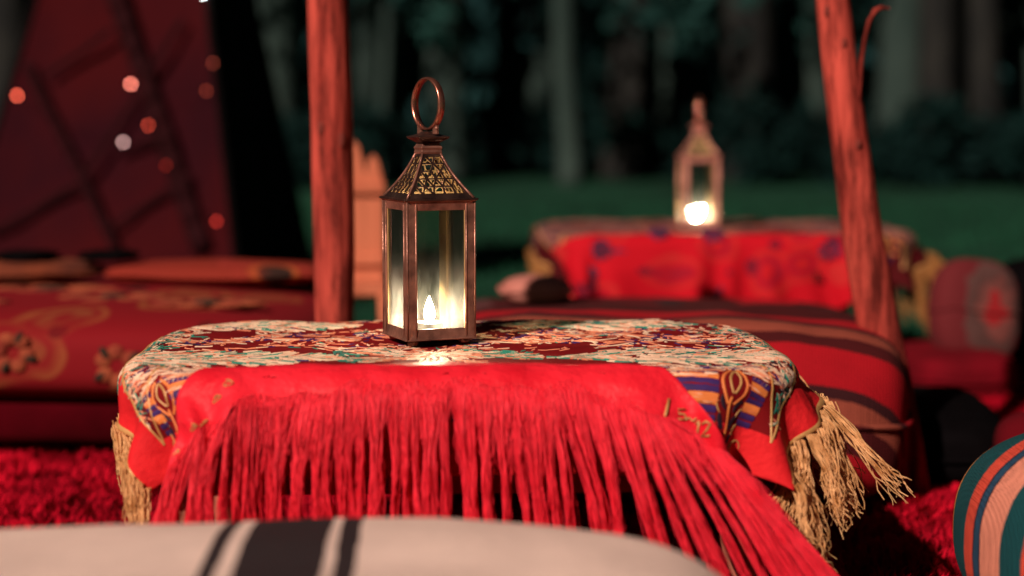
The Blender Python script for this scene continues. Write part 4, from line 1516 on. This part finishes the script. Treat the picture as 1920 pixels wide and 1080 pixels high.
# striped seat cushion behind the near table, at the right
RB = (0.15, 0.02, 0.014); RD = (0.055, 0.004, 0.005); RV = (0.32, 0.003, 0.009); TAN = (0.25, 0.055, 0.033); DK = (0.035, 0.006, 0.008)
M['seat_r'] = stripe_mat('brown_red_stripe', [(-0.6, DK), (-0.30, RB), (-0.26, DK), (-0.245, TAN), (-0.20, DK), (-0.187, RV), (-0.13, RD), (-0.08, TAN), (-0.05, DK), (-0.03, RV), (0.06, RD), (0.1, TAN), (0.16, DK), (0.2, RV), (0.3, RD)], (0, 1, 0.9), -0.6, 0.6, weave=1200, wob=0.006, bump=0.4)
sc = cushion('seat_cushion', 'thick cushion striped red, tan and dark brown behind the right end of the near table', 'cushion', (0.265, 3.02, 0), (0.86, 0.50, 0.325), M['seat_r'], (0, 0, R(-9)), 5.0, 0.010, 8, 2, nz=4.0)
# dark plaid seat beyond it
M['plaid'] = stripe_mat('dark_red_plaid', [(-1, RD), (-0.55, (0.03, 0.01, 0.012)), (-0.48, RD), (-0.36, (0.09, 0.03, 0.03)), (-0.31, RD), (-0.2, (0.03, 0.01, 0.012)), (-0.12, (0.09, 0.004, 0.007)), (0.05, (0.03, 0.01, 0.012)), (0.1, RD), (0.22, RV), (0.36, RD), (0.5, DK)], (1, 0.15, 0), -0.8, 0.8, weave=900, wob=0.01, bump=0.3)
cushion('seat_cushion', 'low dark red plaid seat between the striped cushion and the far table', 'cushion', (0.27, 3.66, 0), (1.02, 0.44, 0.270), M['plaid'], (0, 0, R(-2)), 6.0, 0.006, 4, 5, nz=4.0)
# small pale pink pillow on the plaid seat's left end
M['pink'] = new_mat('pale_pink_cloth', (0.52, 0.21, 0.165), 0.9, scale=8, bump=0.3, bscale=300, color2=(0.36, 0.12, 0.09))
pp_ = at_y(1008, 575, 3.7)
cushion('pillow', 'small pale pink pillow lying left of the far table', 'pillow', (pp_.x - 0.005, 3.66, 0.266), (0.15, 0.13, 0.062), M['pink'], (0, 0, R(10)), 2.6, 0.003, 9, 4)

# black block added to stand for the shade behind the table's right corner
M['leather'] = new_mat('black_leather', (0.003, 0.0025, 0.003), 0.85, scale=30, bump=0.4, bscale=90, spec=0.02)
cushion('floor_cushion', 'flat black shape added as shade in the gap right of the striped cushion', 'cushion', (0.80, 3.22, 0), (0.24, 0.52, 0.135), M['leather'], (0, 0, R(-6)), 4, 0.004, 5, 8)

# medallion cushion and red cushions on the right
M['medal'] = bpy.data.materials.new('red_medallion_cloth')
M['medal'].use_nodes = True
n, l = nodes_of(M['medal'])
b = n['Principled BSDF']; b.inputs['Roughness'].default_value = 0.9
tc = n.new('ShaderNodeTexCoord'); mp = n.new('ShaderNodeMapping')
mp.inputs['Location'].default_value = (-0.025, 0, -0.085); mp.inputs['Scale'].default_value = (1.0, 0.0, 0.62)
vl = n.new('ShaderNodeVectorMath'); vl.operation = 'LENGTH'
nz = n.new('ShaderNodeTexNoise'); nz.inputs['Scale'].default_value = 22
ad = n.new('ShaderNodeMath'); ad.operation = 'MULTIPLY_ADD'; ad.inputs[1].default_value = 0.075
rp = n.new('ShaderNodeValToRGB'); cr = rp.color_ramp
cr.elements[0].position, cr.elements[0].color = 0.0, (0.26, 0.003, 0.006, 1)
cr.elements[1].position, cr.elements[1].color = 0.30, (0.26, 0.003, 0.006, 1)
for p, c_ in ((0.34, (0.17, 0.045, 0.037)), (0.5, (0.13, 0.034, 0.028)), (0.56, (0.065, 0.025, 0.021)), (0.85, (0.085, 0.036, 0.031)), (0.92, (0.10, 0.002, 0.005)), (1.0, (0.10, 0.002, 0.005))):
    e = cr.elements.new(p); e.color = (*c_, 1)
mr = n.new('ShaderNodeMapRange'); mr.inputs['From Min'].default_value = 0.037; mr.inputs['From Max'].default_value = 0.127
l.new(tc.outputs['Object'], mp.inputs[0]); l.new(mp.outputs[0], vl.inputs[0]); l.new(tc.outputs['Object'], nz.inputs['Vector'])
l.new(nz.outputs['Fac'], ad.inputs[0]); l.new(vl.outputs['Value'], ad.inputs[2]); l.new(ad.outputs[0], mr.inputs[0]); l.new(mr.outputs[0], rp.inputs[0]); l.new(rp.outputs[0], b.inputs['Base Color'])
cushion('cushion', 'red cushion with a pale ringed medallion propped up at the right', 'cushion', (1.115, 4.08, 0.065), (0.225, 0.11, 0.265), M['medal'], (R(-12), R(6), R(14)), 3.2, 0.005, 6, 12, nz=2.8)
M['wine'] = new_mat('wine_red_cloth', (0.15, 0.002, 0.008), 0.9, scale=6, color2=(0.09, 0.0015, 0.005), bump=0.3, bscale=200, spec=0.1)
cushion('floor_cushion', 'flat wine red cushion under the ringed medallion cushion', 'cushion', (1.06, 4.08, 0), (0.25, 0.36, 0.115), M['wine'], (0, 0, R(8)), 4, 0.005, 5, 15)
cushion('floor_cushion', 'wine red cushion behind the striped kilim pouf', 'cushion', (1.00, 2.86, 0), (0.34, 0.34, 0.16), M['wine'], (0, 0, R(-12)), 3.6, 0.006, 5, 18)
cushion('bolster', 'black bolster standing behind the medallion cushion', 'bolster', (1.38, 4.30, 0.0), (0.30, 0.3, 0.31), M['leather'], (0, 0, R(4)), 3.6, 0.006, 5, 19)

# floral bench seat on the left
M['floral'] = floral_mat('red_floral_print', (0.19, 0.003, 0.007), (0.22, 0.045, 0.017), (0.26, 0.06, 0.02), (0.012, 0.006, 0.003), 5.0, 8.0)
M['floral2'] = floral_mat('orange_floral_print', (0.22, 0.022, 0.012), (0.36, 0.08, 0.02), (0.30, 0.03, 0.02), (0.03, 0.014, 0.01), 5.0, 5.0)
M['skirt'] = new_mat('dark_wine_skirt', (0.060, 0.0010, 0.004), 0.95, scale=5, color2=(0.02, 0.0006, 0.0015), bump=0.3, bscale=80, spec=0.03)
bench = thing('floor_sofa', 'long low floor sofa in red flowered cloth, left of the wooden post', 'sofa', (-1.02, 3.62, 0), R(-3))
mb = MB(); P, fs = blob_box((0, 0, 0.205), (1.30, 0.84, 0.185), 7, 96, 40, 0.006, 4, 22, nz=3.6); mb.add(P, fs)
mb.build('mattress', M['floral'], bench)
mb = MB(); P, fs = blob_box((0, 0.02, 0.082), (1.26, 0.78, 0.115), 9, 96, 24, 0.006, 5, 23, nz=5); mb.add(P, fs)
mb.build('base_cushion', M['skirt'], bench)
mo = MB(); ml = MB()
fz = lambda x, z: (x, -0.424 + 0.0, z)
for (cx, cz, sc_) in ((-0.28, 0.195, 1.0), (-0.06, 0.215, 0.8), (0.10, 0.225, 0.8), (-0.50, 0.20, 0.9), (0.30, 0.20, 0.85), (0.48, 0.19, 0.8)):
    for k in range(6):
        a = k / 6 * math.tau + cx * 9
        P, f2 = blob_box(fz(cx + 0.034 * sc_ * math.cos(a), cz + 0.032 * sc_ * math.sin(a)), (0.040 * sc_, 0.012, 0.034 * sc_), 2, 12, 8)
        mo.add(P, f2)
    for k in range(4):
        a = k / 4 * math.tau + 0.7 + cx * 5
        P, f2 = blob_box((0, 0, 0), (0.036 * sc_, 0.016, 0.018 * sc_), 2, 12, 8)
        ca, sa = math.cos(a), math.sin(a)
        P = np.stack([P[:, 0] * ca - P[:, 2] * sa, P[:, 1], P[:, 0] * sa + P[:, 2] * ca], -1) + np.array(fz(cx + 0.046 * sc_ * ca, cz + 0.036 * sc_ * sa))
        ml.add(P, f2)
for (cx, cy, sx_, sy_) in ((-0.42, -0.12, 0.2, 0.1), (-0.12, -0.2, 0.24, 0.12), (0.2, -0.1, 0.2, 0.12), (0.02, 0.05, 0.26, 0.1), (0.42, -0.2, 0.2, 0.1), (-0.3, -0.3, 0.22, 0.07)):
    for k in range(7):
        a = k / 7 * math.tau
        P, f2 = blob_box((cx + sx_ * 0.42 * math.cos(a), cy + sy_ * 0.5 * math.sin(a), 0.296), (sx_ * 0.34, sy_ * 0.42, 0.012), 2, 12, 8)
        mo.add(P, f2)
    P, f2 = blob_box((cx, cy, 0.297), (sx_ * 0.3, sy_ * 0.35, 0.014), 2, 12, 8)
    ml.add(P, f2)
tag(mo.build('flower_applique', new_mat('faded_orange_felt', (0.28, 0.062, 0.022), 0.9, scale=22, color2=(0.18, 0.016, 0.008)), bench), None, None, None, 'stuff')
tag(ml.build('leaf_applique', new_mat('black_green_felt', (0.02, 0.014, 0.006), 0.9, scale=22), bench), None, None, None, 'stuff')
for (bx, by) in ((-0.55, -0.3), (0.55, -0.3), (-0.55, 0.3), (0.55, 0.3)):
    mb = MB(); mb.box((bx, by, 0.014), (0.07, 0.07, 0.028)); bevel(mb.build('foot', M['wood'], bench, smooth=False), 0.004)
M['rust'] = new_mat('rust_orange_cloth', (0.16, 0.030, 0.007), 0.9, scale=14, color2=(0.06, 0.010, 0.004), bump=0.3, bscale=120)
cushion('bolster', 'rust orange bolster lying along the back of the floral sofa', 'bolster', (-1.24, 3.86, 0.293), (0.62, 0.24, 0.056), M['rust'], (0, 0, R(-3)), 3.0, 0.005, 6, 25)
cushion('bolster', 'orange and red flowered bolster at the post end of the floral sofa', 'bolster', (-0.66, 3.84, 0.293), (0.50, 0.24, 0.050), M['floral2'], (0, 0, R(-3)), 3.0, 0.005, 6, 27)
for k, (px, py, lb) in enumerate(((45, 486, 'small black cushion on the sofa back below the left of the tent'), (200, 489, 'small black cushion on the sofa back below the middle of the tent'))):
    q = at_y(px, py, 3.82)
    cushion('cushion', lb, 'cushion', (q.x, 3.84, 0.343), (0.12, 0.13, 0.026), M['leather'], (0, 0, R(-6 + 9 * k)), 3.0, 0.002, 9, 30 + k, group='black cushions on the sofa')

# chair with notched plank back, behind the upright post
M['pine'] = new_mat('warm_pine', (0.55, 0.17, 0.085), 0.8, scale=12, color2=(0.42, 0.10, 0.045), bump=0.5, bscale=40, stretch=(1, 1, 0.15))
q = at_y(690, 400, 4.3)
ch = thing('plank_chair', 'small wooden chair with notched plank back between the post and near lantern', 'chair', (q.x - 0.02, 4.3, 0), R(6))
ztop = at_y(690, 268, 4.3).z
for k, (dx, zt_) in enumerate(((-0.062, ztop - 0.03), (-0.012, ztop), (0.036, ztop - 0.035))):
    mb = MB()
    w_ = 0.046
    z_lo = 0.20
    vs = []
    prof = [(-w_ / 2, z_lo), (w_ / 2, z_lo), (w_ / 2, zt_ - 0.07), (w_ * 0.2, zt_ - 0.012), (0, zt_), (-w_ * 0.2, zt_ - 0.012), (-w_ / 2, zt_ - 0.07)]
    for yy in (-0.009, 0.009):
        vs += [(dx + px_, 0.10 + yy, pz) for px_, pz in prof]
    nn = len(prof)
    mb.add(vs, [tuple(range(nn)), tuple(range(2 * nn - 1, nn - 1, -1))] + [(i, (i + 1) % nn, nn + (i + 1) % nn, nn + i) for i in range(nn)])
    bevel(mb.build('back_plank', M['pine'], ch, smooth=False), 0.003)
for zr in (0.485, 0.30):
    mb = MB(); mb.box((-0.012, 0.083, zr), (0.155, 0.014, 0.03)); bevel(mb.build('back_rail', M['pine'], ch, smooth=False), 0.003)
for k in range(4):
    mb = MB(); mb.box((-0.012, -0.075 + 0.047 * k, 0.235), (0.17, 0.043, 0.02)); bevel(mb.build('seat_plank', M['pine'], ch, smooth=False), 0.003)
for sx in (-1, 1):
    for sy in (-1, 1):
        mb = MB(); mb.tube([(-0.012 + sx * 0.066, -0.02 + sy * 0.075, 0.225), (-0.012 + sx * 0.076, -0.02 + sy * 0.085, -0.03)], [0.013, 0.011], 10)
        mb.build('leg', M['pine'], ch)
